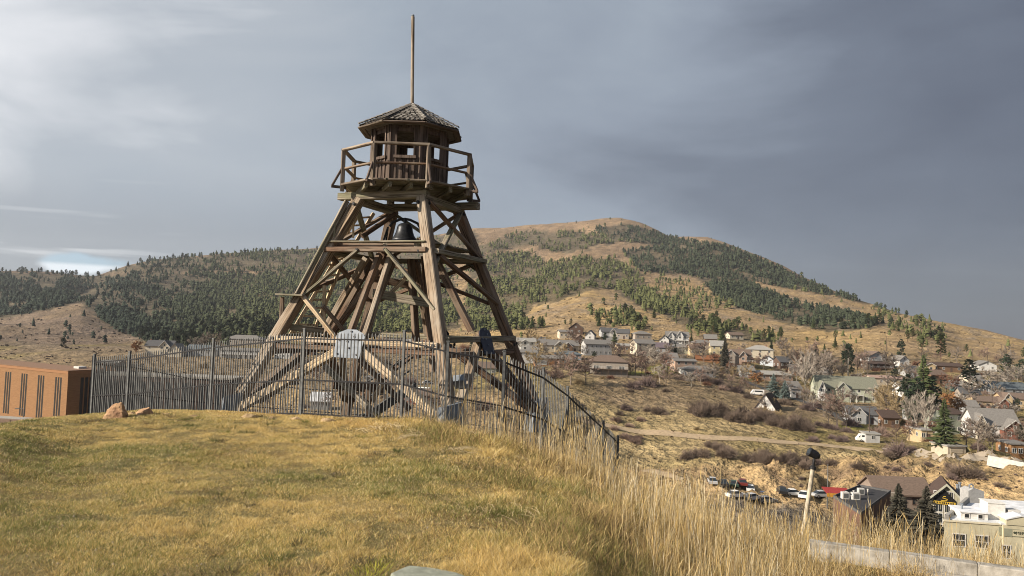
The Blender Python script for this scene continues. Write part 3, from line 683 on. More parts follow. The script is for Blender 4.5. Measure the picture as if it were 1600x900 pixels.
# bell
BL = Wp(632, 366, 19.0); BL.z = Z2+.27; sB = .62
bell = empty('bell', BL, 0, 'dark bronze bell hanging in its stand on the middle floor of the timber tower', 'bell'); bell.scale = (1.08, 1.08, 1.05)
pr = [(.30,.0),(.315,.02),(.29,.07),(.235,.15),(.20,.25),(.185,.34),(.165,.40),(.11,.44),(.04,.46)]
pr = [(r*1.0, z+.06) for r, z in pr]
mb = MB(); n = 24; vs = []; fs = []
for r, z in pr:
    for i in range(n): vs.append((r*cos(2*pi*i/n), r*sin(2*pi*i/n), z))
for k in range(len(pr)-1):
    for i in range(n): fs.append((k*n+i, k*n+(i+1) % n, (k+1)*n+(i+1) % n, (k+1)*n+i))
vs.append((0,0,pr[-1][1]+.01)); fs += [((len(pr)-1)*n+i, (len(pr)-1)*n+(i+1) % n, len(vs)-1) for i in range(n)]
inner = len(vs); vs += [(r*.9*cos(2*pi*i/n), r*.9*sin(2*pi*i/n), z-.0) for r, z in pr[::2] for i in range(n)]
mi_ = pr[::2]
for k in range(len(mi_)-1):
    for i in range(n): fs.append((inner+k*n+i, inner+(k+1)*n+i, inner+(k+1)*n+(i+1) % n, inner+k*n+(i+1) % n))
mb.add(vs, fs); mb.build('bell_body', BRONZE, bell, smooth=True)
MB().tube([(0,0,.48),(0,0,.62)], .035, 8).tube([(-.36,0,.42),(-.30,0,.52),(-.12,0,.60),(0,0,.62),(.12,0,.60),(.30,0,.52),(.40,0,.36)], .032, 8).build('yoke', BRONZE, bell)
for s in (-1, 1):
    MB().tube([(s*.48,-.2,-.04),(s*.40,0,.40)], .025, 6).tube([(s*.48,.2,-.04),(s*.40,0,.40)], .025, 6).bar((s*.47,-.24,-.03),(s*.47,.24,-.03), .06, .03).bar((s*.45,-.1,.18),(s*.45,.1,.18), .03).build('bell_stand', BRONZE, bell)
MB().tube([(0,0,.45),(0,0,.06)], [.02,.02], 6).tube([(0,0,.09),(0,0,.05),(0,0,.01)], [.03,.06,.03], 8).build('clapper', BRONZE, bell)

# ------------------------------------------------------------------ iron fences around the tower
def fence(label, pts, hs, pitch, name='iron_fence', mat=None, rails=(.15, 1.02)):
    """pts: plan points with the z of the picket tops; hs: height of the pickets"""
    mat = mat or IRON
    root = empty(name, (pts[0].x, pts[0].y, pts[0].z-hs), 0, label, 'fence'); B = root.location.copy()
    pk = MB().box(-.009,.009,-.009,.009,-hs,-.04); pk.add([(-.009,-.009,-.04),(.009,-.009,-.04),(.009,.009,-.04),(-.009,.009,-.04),(0,0,0)], [(0,1,4),(1,2,4),(2,3,4),(3,0,4)])
    pkm = pk.mesh('picket', mat); post = MB().box(-.025,.025,-.025,.025,-hs-.1,.05).box(-.032,.032,-.032,.032,.05,.07).mesh('fence_post', mat)
    for a, b in zip(pts[:-1], pts[1:]):
        L = (Vector((b.x, b.y, 0))-Vector((a.x, a.y, 0))).length; ns = max(1, round(L/pitch)); ang = math.atan2(b.y-a.y, b.x-a.x)
        link('fence_post', post, root, a-B, (0, 0, ang))
        for r in rails:
            MB().bar(a-B-Vector((0,0,r)), b-B-Vector((0,0,r)), .03, .03).build('fence_rail', IRONK, root)
        MB().bar(a-B-Vector((0,0,hs-.12)), b-B-Vector((0,0,hs-.12)), .035, .035).build('fence_rail', IRONK, root)
        for k in range(1, ns):
            t = k/ns; p = a+(b-a)*t
            link('picket', pkm, root, p-B, (random.gauss(0, .004), random.gauss(0, .004), ang))
    link('fence_post', post, root, pts[-1]-B)
    return root
fp = [Wp(148,557,19.6), Wp(203,553,18.9), Wp(334,533,17.5), Wp(476,518,15.8), Wp(632,521,15.0), Wp(700,538,14.7), Wp(788,553,14.7)]
fence('grey iron picket fence between the lawn and the front of the timber tower', fp, 1.85, .083)
fq = [Wp(788.5,554,14.72), Wp(849,579,15.8), Wp(887,608,17.3), Wp(943,661,19.6), Wp(966,684,20.8)]
fence('grey iron picket fence stepping down the slope right of the timber tower', fq, 1.85, .10)
fr = [Wp(146,560,19.9), Wp(215,568,24.5), Wp(300,586,29), Wp(430,598,30), Wp(560,608,30), Wp(700,618,31), Wp(830,640,31)]
for p in fr[1:]: p.z = max(p.z, H(p.x, p.y)+1.6)
fence('far iron picket fence behind the timber tower, seen through the front one', fr, 1.9, .13)
# ------------------------------------------------------------------ houses
PAL = {}
def wallm(name, c, r=.08):
    if name not in PAL: PAL[name] = M(name, c, tuple(x*.82 for x in c), 1.2, .85, 0, rand=r)
    return PAL[name]
def roofm(name, c):
    if name not in PAL: PAL[name] = M(name, c, tuple(x*.62 for x in c), 2.2, .9, .2, stretch=(1, 1, 3), lo=.3, hi=.7)
    return PAL[name]
TRIM = wallm('white_trim', (.55, .54, .52)); DTRIM = wallm('dark_brown_trim', (.09, .06, .045))
RG = roofm('grey_shingle_roof', (.20, .19, .18)); RGD = roofm('dark_grey_roof', (.10, .10, .105)); RB = roofm('brown_shingle_roof', (.17, .125, .10))
RGR = roofm('green_grey_roof', (.20, .205, .16)); RS = roofm('pale_grey_roof', (.33, .32, .30)); RR_ = roofm('pinkish_roof', (.36, .25, .21)); RBL = roofm('blue_grey_roof', (.12, .145, .165))
RK = roofm('near_black_roof', (.045, .045, .05)); RDB = roofm('dark_brown_roof', (.085, .058, .048))
_wc = {}
def window(parent, x, y, z, w, h, side='f', glass=None, trim=None, bars=0):
    """frame with a pane child; side f (-y), l (-x), r (+x)"""
    glass = glass or GLASS; trim = trim or TRIM
    k = (round(w, 2), round(h, 2), trim.name, bars)
    if k not in _wc:
        t = min(.12, w*.12); mb = MB()
        mb.box(-w/2, w/2, -.07, .02, 0, t).box(-w/2, w/2, -.07, .02, h-t, h).box(-w/2, -w/2+t, -.07, .02, t, h-t).box(w/2-t, w/2, -.07, .02, t, h-t)
        if bars: mb.box(-t/3, t/3, -.06, .0, t, h-t)
        if bars > 1: mb.box(-w/2+t, w/2-t, -.055, .0, h*.5-t/3, h*.5+t/3)
        _wc[k] = (mb.mesh('window_frame', trim), (w, h, t))
    me, (w_, h_, t) = _wc[k]
    k2 = (w_, h_, glass.name)
    if k2 not in _wc: _wc[k2] = MB().box(-w/2+t, w/2-t, -.03, .0, t, h-t).mesh('pane', glass)
    rz = {'f': 0, 'l': -pi/2, 'r': pi/2, 'b': pi}[side]
    o = link('window', me, parent, (x, y, z), (0, 0, rz)); link('pane', _wc[k2], o); return o
HOUSES = []
def vroof(mb, axis, a0, a1, half, eh, rise, over=.45, th=.22, cen=0, mi=0):
    s = rise/half; e = eh-over*s; P = [(cen-half-over, e), (cen, eh+rise), (cen+half+over, e), (cen+half+over, e+th), (cen, eh+rise+th*1.15), (cen-half-over, e+th)]
    (mb.xprism if axis == 'x' else mb.yprism)(P, a0, a1, mi)
def house(label, short, px, py, wpx, eh, kind, d=9, rot=0, wall=None, roof=None, rise=2, nw=4, floors=1, wings=(), chim=None, deck=None, door=None, garage=None,
          trim=None, glass=None, Y=None, name='house', cat='house', group='houses across the valley', side=True, w=None, ww=1.1, wh=1.3, z=None):
    p = hit(px, py) if Y is None else Wp(px, py, Y)
    if z is None: z = p.z
    w = w or wpx*p.y/FPX/max(.5, cos(radians(rot))); trim = trim or TRIM
    r = empty(name, (p.x, p.y+d/2*cos(radians(rot)), z), radians(rot), label, cat, group)
    HOUSES.append((px, py, short))
    mb = MB(); F = -5
    if kind == 'x': mb.xprism([(-d/2,F),(d/2,F),(d/2,eh),(0,eh+rise),(-d/2,eh)], -w/2, w/2)
    elif kind == 'y': mb.yprism([(-w/2,F),(w/2,F),(w/2,eh),(0,eh+rise),(-w/2,eh)], -d/2, d/2)
    else: mb.box(-w/2, w/2, -d/2, d/2, F, eh)
    mb.build('wall', wall, r)
    mb = MB(); o = .5
    if kind == 'x': vroof(mb, 'x', -w/2-o, w/2+o, d/2, eh, rise)
    elif kind == 'y': vroof(mb, 'y', -d/2-o, d/2+o, w/2, eh, rise)
    elif kind == 'hip':
        i = min(w, d)/2; rx = max(0, w/2-i)+.05; ry = max(0, d/2-i)+.05
        mb.add([(-w/2-o,-d/2-o,eh-.1),(w/2+o,-d/2-o,eh-.1),(w/2+o,d/2+o,eh-.1),(-w/2-o,d/2+o,eh-.1),(-w/2-o,-d/2-o,eh+.12),(w/2+o,-d/2-o,eh+.12),(w/2+o,d/2+o,eh+.12),(-w/2-o,d/2+o,eh+.12),
                (-rx,-ry,eh+rise),(rx,-ry,eh+rise),(rx,ry,eh+rise),(-rx,ry,eh+rise)],
               [(0,3,2,1),(0,1,5,4),(1,2,6,5),(2,3,7,6),(3,0,4,7),(4,5,9,8),(5,6,10,9),(6,7,11,10),(7,4,8,11),(8,9,10,11)])
    else: mb.box(-w/2-.3, w/2+.3, -d/2-.3, d/2+.3, eh, eh+.3)
    ro = mb.build('roof', roof, r)
    if chim:
        cx_, cz = chim; MB().box(cx_*w-.4, cx_*w+.4, .3, 1.1, eh, eh+rise+cz).box(cx_*w-.48, cx_*w+.48, .22, 1.18, eh+rise+cz, eh+rise+cz+.12).build('chimney', wallm('chimney_brick', (.28, .17, .13)), ro)
    fh = eh/floors
    busy = [(a*w, b*w) for a, b, *_ in wings]
    def free(x): return not any(a-.8 < x < b+.8 for a, b in busy)
    for f in range(floors):
        for k in range(nw):
            x = -w/2+(k+.5)*w/nw
            if not free(x): continue
            if garage and f == 0 and garage[0]*w-.5 < x < garage[1]*w+.5: continue
            if door is not None and f == 0 and abs(x-door*w) < 1.0: continue
            window(r, x, -d/2-.0, f*fh+fh*.38, ww, min(wh, fh*.5), 'f', glass, trim, 1)
        if side:
            for y in (-d*.22, d*.22):
                window(r, -w/2, y, f*fh+fh*.38, 1.0, min(1.2, fh*.48), 'l', glass, trim, 1)
    if kind == 'y' and rise > 1.8: window(r, 0, -d/2, eh+rise*.12, .9, min(1.1, rise*.45), 'f', glass, trim, 1)
    for wg in wings:
        a, b, out, weh, wr = wg[:5]; wm = wg[5] if len(wg) > 5 else wall; a *= w; b *= w; c = (a+b)/2; hw = (b-a)/2
        wo = MB().yprism([(a,F),(b,F),(b,weh),(c,weh+wr),(a,weh)], -d/2-out, -d/2+.5).build('gable_wall', wm, r)
        m2 = MB(); vroof(m2, 'y', -d/2-out-.45, 0, hw, weh, wr, .4, .2, c); m2.build('gable_roof', roof, r)
        m3 = MB(); s = wr/hw; e = weh-.4*s
        m3.yprism([(a-.42,e+.22),(c,weh+wr+.2),(b+.42,e+.22),(b+.42,e-.05),(c,weh+wr-.12),(a-.42,e-.05)], -d/2-out-.50, -d/2-out-.42); m3.build('barge_board', trim, r)
        nn_ = max(1, int((b-a)/2.6))
        for f in range(max(1, round(weh/2.8))):
            for k in range(nn_): window(r, a+(k+.5)*(b-a)/nn_, -d/2-out, f*2.8+.9, 1.3, min(1.35, weh*.5), 'f', glass, trim, 1)
        if wr > 1.9: window(r, c, -d/2-out, weh+.1, .8, wr*.4, 'f', glass, trim)
    if door is not None:
        dr = MB().box(-.5, .5, -.06, .02, 0, 2.05).build('door', wallm('dark_door', (.10, .07, .06)), r, (door*w, -d/2, .1)); MB().box(.32, .40, -.10, -.06, .95, 1.05).build('handle', STEEL, dr)
    if garage:
        a, b = garage[0]*w, garage[1]*w; g = MB().box(a, b, -.06, .02, 0, 2.3).build('garage_door', garage[2] if len(garage) > 2 else TRIM, r, (0, -d/2, .05))
        for k in range(1, 4): MB().box(a+.05, b-.05, -.08, -.06, k*.56, k*.56+.05).build('door_rib', DTRIM, g)
    if deck:
        a, b, out, dz, dm = deck; a *= w; b *= w
        dk = MB().box(a, b, -d/2-out, -d/2-.01, dz-.2, dz).build('deck', dm, r)
        n = max(2, int((b-a)/2.4)+1)
        for k in range(n):
            x = a+.1+(b-a-.2)*k/(n-1); MB().box(x-.1, x+.1, -d/2-out+.05, -d/2-out+.25, -4, dz-.2).build('deck_post', dm, dk)
        mb = MB().box(a, b, -d/2-out, -d/2-out+.07, dz+.95, dz+1.03).box(a, b, -d/2-out, -d/2-out+.05, dz+.5, dz+.54)
        for k in range(n*2): x = a+.04+(b-a-.08)*k/(n*2-1); mb.box(x-.04, x+.04, -d/2-out, -d/2-out+.07, dz, dz+.95)
        mb.build('railing', trim, dk)
    return r
taupe = wallm('taupe_siding', (.33, .29, .25)); beige = wallm('beige_siding', (.46, .40, .31)); cream = wallm('cream_siding', (.50, .45, .36)); palegrey = wallm('pale_grey_siding', (.38, .38, .38))
whitew = wallm('white_siding', (.56, .56, .55)); orange = wallm('orange_brown_wood', (.27, .14, .07)); yellow = wallm('pale_yellow_siding', (.50, .43, .27)); tan = wallm('tan_siding', (.48, .37, .23))
green = wallm('pale_green_siding', (.36, .38, .30)); ggrey = wallm('green_grey_siding', (.27, .29, .24)); grey = wallm('mid_grey_siding', (.33, .34, .35)); pink = wallm('salmon_siding', (.38, .27, .21))
brown = wallm('brown_log_wall', (.18, .11, .07)); blueg = wallm('blue_grey_siding', (.28, .33, .38)); redb = wallm('red_brown_siding', (.20, .085, .06)); brick = M('red_orange_brick', (.27, .155, .075), (.19, .10, .048), 3.0, .9, .3, stretch=(.35, .35, 6)); dwood = wallm('dark_wood_siding', (.10, .065, .05))

house('taupe house with brown hip roof, tall arched window and long deck on dark posts', 'taupe hip-roofed house', 953, 586, 58, 5.6, 'hip', 9, -6, taupe, RB, 2.6, 3, 1, (), None, (-.52,.5,2.2,2.6,DTRIM), None, None, ww=2.4, wh=1.8)
house('low ranch house with orange wood wall and white front panel under flat grey roof', 'orange-walled ranch', 862, 571, 54, 3.1, 'x', 8, 4, orange, RG, 1.1, 4, 1, (), (.1,.5), None, .1, (-.45,-.15,TRIM))
house('long beige house with two dark brown front gables under a grey roof', 'twin brown-gabled house', 874, 550, 58, 3.6, 'x', 9, 5, beige, RG, 2.6, 5, 1, ((-.15,.12,.8,3.4,2.4,beige),(.08,.32,1.4,3.0,2.2,brown)), (-.05,.6), None, .4)
house('small blue-grey hip-roofed house just below the twin brown-gabled house', 'blue-grey hip house', 888, 562, 40, 2.6, 'hip', 8, 0, blueg, RBL, 1.5, 4)
house('long pale grey two-storey house with rows of small windows', 'long pale grey house', 933, 556, 42, 6.0, 'x', 8, 10, palegrey, RG, 2.0, 6, 2, (), (.2,.3), None, None, None, ww=.9)
house('white split-level house with grey roofs beside the right tower leg', 'white split-level house', 815, 548, 40, 5.0, 'x', 8, 8, whitew, RS, 1.8, 4, 2, ((-.1,.25,1.2,4.6,1.4,whitew),), None, None, .4, None)
house('low white outbuilding with grey roof below the white split-level house', 'low white outbuilding', 818, 554, 40, 2.4, 'x', 6, 4, whitew, RG, 1.0, 4, Y=352, z=hit(818,554).z)
house('small white gabled cottage above the long pale grey house', 'small white cottage', 924, 532, 14, 3.2, 'y', 10, -12, whitew, RGD, 3.0, 1)
house('cream flat-fronted house above the twin brown-gabled house', 'cream flat-fronted house', 883, 529, 20, 4.2, 'x', 9, 6, cream, RG, 1.2, 3)
house('dark wooden chalet with steep brown gable high above the town', 'dark wooden chalet', 901, 523, 22, 4, 'y', 10, -8, dwood, RB, 3.6, 2)
house('dark-roofed house with white gable trim below the pines', 'dark house with white gable', 952, 527, 26, 3.5, 'x', 9, 4, grey, RGD, 2.4, 3, 1, ((.0,.4,1,3.2,2.3,whitew),), )
house('low tan house with pale roof half hidden by bare trees', 'low tan house', 978, 550, 27, 3.0, 'x', 8, 6, tan, RS, 1.2, 3, 1, (), None, None, .3)
house('tall cream house with grey roof standing behind pinkish bare trees', 'tall cream house', 1006, 556, 30, 6.4, 'x', 9, 14, cream, RG, 1.8, 3, 3)
house('grey house under a wide hip roof up behind the tall cream house', 'grey wide-hipped house', 1004, 532, 26, 4.0, 'hip', 9, 6, taupe, RG, 2.0, 3)
house('purple-grey roofed house beside the tall cream house', 'purple-roofed house', 1033, 551, 26, 2.8, 'x', 10, -4, grey, roofm('purple_grey_roof', (.15,.12,.14)), 2.4, 3)
house('white Victorian house with three steep gables and porch', 'white Victorian house', 1060, 538, 34, 5.0, 'x', 9, -8, whitew, RG, 2.6, 3, 2, ((-.45,-.15,1.5,4.6,3.0),(-.05,.25,1.0,5.0,3.2)), (.35,.8), (-.5,.5,2,2.6,TRIM))
house('pale green-grey cottage with grey hip roof below the white Victorian', 'green-grey cottage', 1063, 552, 30, 3.4, 'hip', 8, 2, green, RG, 1.8, 3)
house('wide grey-roofed bungalow right of the green-grey cottage', 'grey-roofed bungalow', 1098, 543, 32, 2.6, 'hip', 9, 4, beige, RG, 2.0, 4)
house('salmon two-storey house with white corner and flat eaves', 'salmon two-storey house', 1070, 582, 34, 5.2, 'x', 8, 6, pink, RG, .8, 3, 2)
house('low white house with two hipped grey roofs in front of the salmon house', 'low white hipped house', 1092, 585, 50, 3.0, 'hip', 7, 10, palegrey, RG, 1.6, 6, Y=hit(1092,588).y, z=hit(1092,588).z)
house('long rust-red roofed shed between the salmon and yellow houses', 'rust-red shed', 1108, 566, 36, 1.6, 'x', 6, -8, orange, roofm('rust_red_roof', (.22,.095,.045)), 1.8, 0, side=False, name='shed', cat='shed')
house('narrow yellow house with a pale gable roof left of the tall spruce', 'narrow yellow house', 1122, 556, 20, 5.6, 'x', 8, -6, yellow, RS, 2.6, 2, 2)
house('tall taupe house with several gables and stacked brown decks', 'tall taupe gabled house', 1155, 573, 38, 6.4, 'x', 9, -6, taupe, RB, 2.4, 4, 2, ((-.5,-.15,1.5,6.0,2.6),(.02,.32,1.0,5.6,2.4,pink)), (.1,.9), (.1,.62,2.5,2.7,brown))
house('cream square house with a pale hip roof and small dormer', 'cream square house', 1191, 561, 38, 5.2, 'hip', 10, -14, cream, RS, 2.4, 3, 2, (), (.25,.3))
house('small blue-white house with snow-bright gable under the cream square house', 'small blue-white house', 1203, 572, 20, 3.0, 'y', 8, -22, wallm('blue_white_siding', (.55,.60,.66)), RBL, 2.2, 1)
house('long low ranch house with pale grey roof behind the blue spruces', 'long low ranch', 1203, 595, 72, 2.9, 'hip', 9, 4, pink, RS, 1.7, 7, 1, (), None, None, .1)
house('white A-frame chalet with dark steep roof beside the brown bushes', 'white A-frame chalet', 1206, 641, 24, 1.0, 'y', 9, -32, whitew, RDB, 4.6, 1, 1, (), None, None, .0, side=False, ww=.8)
house('big pale green house with two front gables, dormer and long grey-green roof', 'big pale green house', 1327, 628, 88, 5.6, 'x', 11, -8, green, RGR, 4.2, 8, 2, ((-.5,-.40,2.5,5.2,2.8,whitew),(-.20,.02,1.2,5.0,2.8),), (.35,.3), (.02,.24,2,3.0,TRIM), None, None, ww=1.2)
house('grey bungalow with front gable and white corner porch', 'grey gabled bungalow', 1352, 662, 42, 3.2, 'x', 8, -10, grey, RGD, 2.2, 4, 1, ((-.42,.06,1.5,3.1,2.4,grey),), None, None, .3, None)
house('dark log house with upper gable balcony and broad veranda', 'dark log house', 1376, 577, 44, 2.6, 'x', 8, 6, dwood, RDB, .8, 4, 1, (), None, (-.5,.5,2.2,.5,brown))
house('grey upper storey with brown gable roof rising over the dark log house', 'grey gabled upper house', 1370, 567, 30, 3.4, 'y', 8, 8, grey, RB, 2.6, 2, 1, (), None, (-.4,.4,1.2,.9,DTRIM))
house('flat-roofed house with pinkish roof above the big pale green house', 'pinkish flat-roofed house', 1388, 602, 50, 3.0, 'x', 8, -3, beige, RR_, .9, 5)
house('long dark brown-roofed house behind the tall green pine', 'long dark-roofed house', 1476, 581, 56, 3.0, 'x', 9, -6, brown, RDB, 1.4, 5, 1, ((-.5,-.25,1.5,3.0,1.3,tan),), None, None, .2)
house('white-gabled house with dark grey roof at the edge of the golden hill', 'white-gabled hill house', 1546, 580, 26, 3.2, 'y', 10, -10, whitew, RG, 2.0, 2)
house('grey-green two-storey house with shallow brown roof beside the dense pine', 'grey-green two-storey house', 1487, 680, 30, 6.4, 'x', 9, 12, ggrey, RDB, 1.2, 2, 2)
house('craftsman house with white-trimmed gables, dormer and steep grey-brown roof', 'white-trimmed craftsman house', 1563, 684, 62, 3.8, 'x', 10, -10, whitew, RG, 4.0, 5, 1, ((-.5,-.30,1.0,4.4,2.2,cream),(.05,.55,2.5,2.9,2.6,redb)), (.0,.5), None, .3, None)
house('orange-brown house with red gable beside the power pole', 'orange and red house', 1552, 640, 44, 3.2, 'x', 9, -8, tan, RB, 1.6, 4, 1, ((.2,.5,1.5,3.0,1.8,redb),), (.4,.3))
house('orange wooden house with arched gable at the right edge', 'orange wooden house', 1592, 638, 40, 3.8, 'x', 9, -10, tan, RB, 2.0, 4, 1, ((-.5,-.2,1.2,3.8,2.2,tan),))
house('house with a wide dark teal roof at the right edge', 'teal-roofed house', 1578, 617, 60, 2.6, 'x', 11, -4, grey, RBL, 2.6, 4)
house('small red brick building at the right edge above the road', 'small brick building', 1597, 716, 28, 3.4, 'flat', 7, -6, brick, RG, 0, 3)
house('beige flat-roofed garage beside the bare apple tree', 'beige flat garage', 1493, 705, 30, 2.2, 'flat', 6, 6, beige, RS, 0, 0, 1, (), None, None, None, (-.35,.35,beige), side=False, name='garage', cat='garage')
house('white house half hidden behind the silver willow', 'white house by the willow', 1545, 612, 30, 3.2, 'x', 8, 10, whitew, RS, 1.6, 3)
house('small grey-roofed cottage between the orange maple and the willow', 'small grey cottage', 1503, 640, 30, 2.4, 'hip', 8, 0, beige, RG, 1.6, 3)
house('teal-green gabled house above the red tree', 'teal-green gabled house', 1501, 612, 24, 2.8, 'x', 7, -8, wallm('teal_siding', (.10,.20,.18)), RS, 1.6, 2)
house('grey shed at the roadside beside the big round bush', 'roadside grey shed', 1366, 692, 20, 2.4, 'flat', 5, -8, palegrey, RS, 0, 1, side=False, name='shed', cat='shed')
# left of and behind the tower
house('cream house with two pointed gables on the left hillside', 'cream twin-gabled house', 246, 556, 40, 5.2, 'x', 9, 4, cream, RGD, 2.6, 3, 2, ((.05,.45,1,5.0,3.0),), (-.45,.6), group='houses behind the fence')
house('small cream house with one pointed gable beside the cream twin-gabled house', 'single-gabled cream house', 272, 558, 20, 3.4, 'y', 8, 0, cream, RG, 3.4, 1, group='houses behind the fence')
house('low blue-grey roofed house seen through the front fence', 'blue-grey roofed house', 314, 556, 46, 3.4, 'x', 9, 2, grey, RBL, 2.0, 5, group='houses behind the fence')
house('wide hip-roofed house above the decked house behind the fence', 'wide hip-roofed house', 380, 540, 56, 4.0, 'hip', 10, 0, taupe, RG, 2.6, 5, group='houses behind the fence')
house('long grey house with dark ground floor and balcony left of the tower leg', 'decked grey house', 374, 560, 60, 4.2, 'x', 8, 2, palegrey, RG, 1.0, 7, 2, (), None, (-.5,.5,1.5,2.2,TRIM), group='houses behind the fence')
house('white boxy house with many windows framed by the left tower legs', 'white many-windowed house', 440, 560, 24, 4.6, 'flat', 7, 0, whitew, RS, 0, 4, 2, group='houses behind the fence')
house('dark-roofed house behind the left foot of the tower', 'dark-roofed house by the tower foot', 470, 555, 36, 3.2, 'hip', 8, 0, brown, RG, 1.8, 4, group='houses behind the fence')
house('house with pinkish-brown roof seen under the tower floor', 'pinkish-roofed house', 616, 536, 34, 4.2, 'x', 8, 6, taupe, RR_, 2.0, 4, 2, group='houses behind the fence')
house('grey house with pale hipped roof seen under the tower', 'pale-hipped grey house', 640, 542, 30, 3.4, 'hip', 8, 0, grey, RS, 1.8, 3, group='houses behind the fence')
house('pale green house with broad brown roof framed by the right tower brace', 'pale green brown-roofed house', 752, 588, 44, 3.6, 'x', 9, 4, green, RB, 2.4, 4, group='houses behind the fence')
house('low house with white roof edge behind the right tower leg', 'white-edged low house', 728, 563, 60, 3.0, 'x', 8, 3, tan, RS, 1.2, 5, group='houses behind the fence')
house('orange-brown cabin seen between the fence pickets left of the tower', 'orange-brown cabin', 168, 580, 26, 3.4, 'x', 7, 4, orange, RS, .8, 3, group='houses behind the fence')
house('grey house with dark windows low behind the tower braces', 'low grey house by the braces', 590, 602, 40, 3.2, 'hip', 8, 0, taupe, RG, 1.6, 4, group='houses behind the fence')
house('small house with snowy white roof panels behind the tower', 'snowy-roofed shed', 497, 640, 26, 2.8, 'x', 6, 8, grey, SNOW, 2.2, 3, group='houses behind the fence')
house('red-brown brick house low behind the front tower foot', 'red-brown low house', 650, 632, 40, 3.2, 'x', 8, 0, redb, RB, 1.6, 4, group='houses behind the fence')

# smaller houses filling the rows between the ones that stand out
_rr = random.Random(21)
for (lb, px, py, wpx, kd, wm, rm) in (('small grey house between the white split-level and twin brown-gabled houses',842,541,20,'x',grey,RG),('brown cottage tucked above the blue-grey hip house',905,538,16,'y',brown,RB),('cream cottage left of the low tan house',958,541,16,'x',cream,RG),
    ('dark-roofed cottage above the low tan house',975,530,18,'x',taupe,RGD),('white cottage with black roof above the green-grey cottage',1040,539,14,'y',whitew,RK),('tan house left of the rust-red shed',1088,556,20,'x',tan,RB),('low brown house between the bungalow and the narrow yellow house',1112,538,18,'x',brown,RG),
    ('pale cottage on the golden slope above the tall spruce',1150,530,22,'x',cream,RB),('grey cottage below the tall taupe gabled house',1168,590,22,'x',grey,RG),('brown shed-roofed house right of the long low ranch',1248,588,20,'x',brown,RGD),('grey cottage hidden among the silver trees',1290,596,22,'x',taupe,RG),
    ('small white house right of the dark log house',1412,575,16,'y',whitew,RG),('low grey house between the log house and the dark-roofed house',1428,590,24,'x',grey,RGD),('brown house under the long dark-roofed house',1465,600,26,'x',brown,RB),('cream house right of the teal-green gabled house',1525,604,22,'x',cream,RG),
    ('dark-roofed house between the willow and the grey cottage',1520,626,26,'x',taupe,RGD),('pale house behind the white birches',1440,660,24,'x',palegrey,RG),('tan garage below the white birches',1448,690,18,'flat',tan,RS),('grey house left of the orange and red house',1520,648,22,'x',grey,RG),
    ('low brown house right of the grey gabled bungalow',1392,668,26,'x',brown,RDB),('small white house below the pinkish flat-roofed house',1420,622,18,'x',whitew,RG),('grey house by the second blue spruce',1243,622,16,'x',palegrey,RG),('dark cottage above the long low ranch',1226,576,20,'x',dwood,RGD),
    ('red-brown house behind the salmon house',1050,572,18,'x',redb,RG),('grey house at the far left of the town, above the ranch',834,560,18,'x',palegrey,RG)):
    house(lb, lb.split(' between')[0].split(' above')[0].split(' below')[0].split(' left of')[0].split(' right of')[0].split(' behind')[0].split(' hidden')[0].split(' under')[0].split(' tucked')[0].split(' by ')[0].split(' on the')[0].split(' at the')[0], px, py, wpx, _rr.uniform(2.8,4.4), kd, 8, _rr.uniform(-14,12), wm, rm, _rr.uniform(1.6,2.6), 2 if wpx < 18 else 3, 1, (), (.2,.4) if _rr.random() < .5 else None, None, .1)
# ------------------------------------------------------------------ brick building at the left edge
def brick_building():
    top = Wp(107, 579, 176); base = Wp(104, 664, 176); h = top.z-base.z
    ang = math.atan2(-.46, .89)         # local x runs along the lit front towards the corner
    r = empty('brick_building', (top.x, top.y, base.z), ang, 'big orange-brown brick building with dark window slits in threes and flat roof', 'building')
    L, D = 70, 9
    MB().box(-L, 0, 0, D, -6, h-.8).build('wall', brick, r)
    MB().box(-L-.1, .12, -.12, D+.12, h-.8, h-.15).build('parapet', M('brick_band', (.30,.16,.08), (.24,.12,.055), 6), r)
    MB().box(-L-.2, .2, -.2, D+.2, h-.15, h).build('roof_edge', M('brown_roof_edge', (.22,.13,.08), None, 6), r)
    MB().box(-L+.5, -.5, .5, D-.5, h-.6, h-.3).build('roof', M('gravel_roof', (.20,.17,.14), (.14,.12,.10), 2), r)
    MB().box(-20, -4, 3, 8, h-.3, h-.12).build('snow_patch', SNOW, r)
    me = MB().box(-.30, .30, -.02, .06, 0, 1).mesh('window', GLASS); sur = MB().box(-.34,.34,-.07,-.045,-.01,0).box(-.34,.34,-.07,-.045,1,1.01).mesh('window_frame', DTRIM)
    for k in range(10):
        for j in (-1, 0, 1):
            o = link('window', me, r, (-3.6-k*6.9+j*.95, 0, .6)); o.scale = (1, 1, h-2.4)
    for k in range(1):
        for j in (-1, 0, 1):
            o = link('window', me, r, (0, 4.6+k*6.9+j*1.1, .6), (0, 0, pi/2)); o.scale = (1.3, 1, h-2.4)
    MB().box(-6, -4, 5, 7, h-.4, h+.5).build('roof_unit', TRIM, r)
brick_building()
p = Wp(141, 583, 182); s = empty('shaded_long_side', (p.x, p.y, -30), -.02, 'long shaded building side with pale roof edge behind the left fence', 'building')
z = p.z+30; MB().box(0, 35, 0, 8, -3, z-.4).build('wall', wallm('shaded_side_wall', (.075,.05,.04)), s); MB().box(-.2, 35.2, -.2, 8.2, z-.4, z).build('roof_edge', CONC, s)  # wall coloured dark for the brick building's side in shade
for k in range(17): window(s, 1.4+k*2.0, -.01, 1.0, 1.5, z-2.4, 'f', GLASS, DTRIM, 1)
g = Wp(60, 668, 138)
t = empty('terrace_wall', (g.x, g.y, g.z), -.15, 'low brown retaining wall with pale slab in front of the brick building', 'wall')
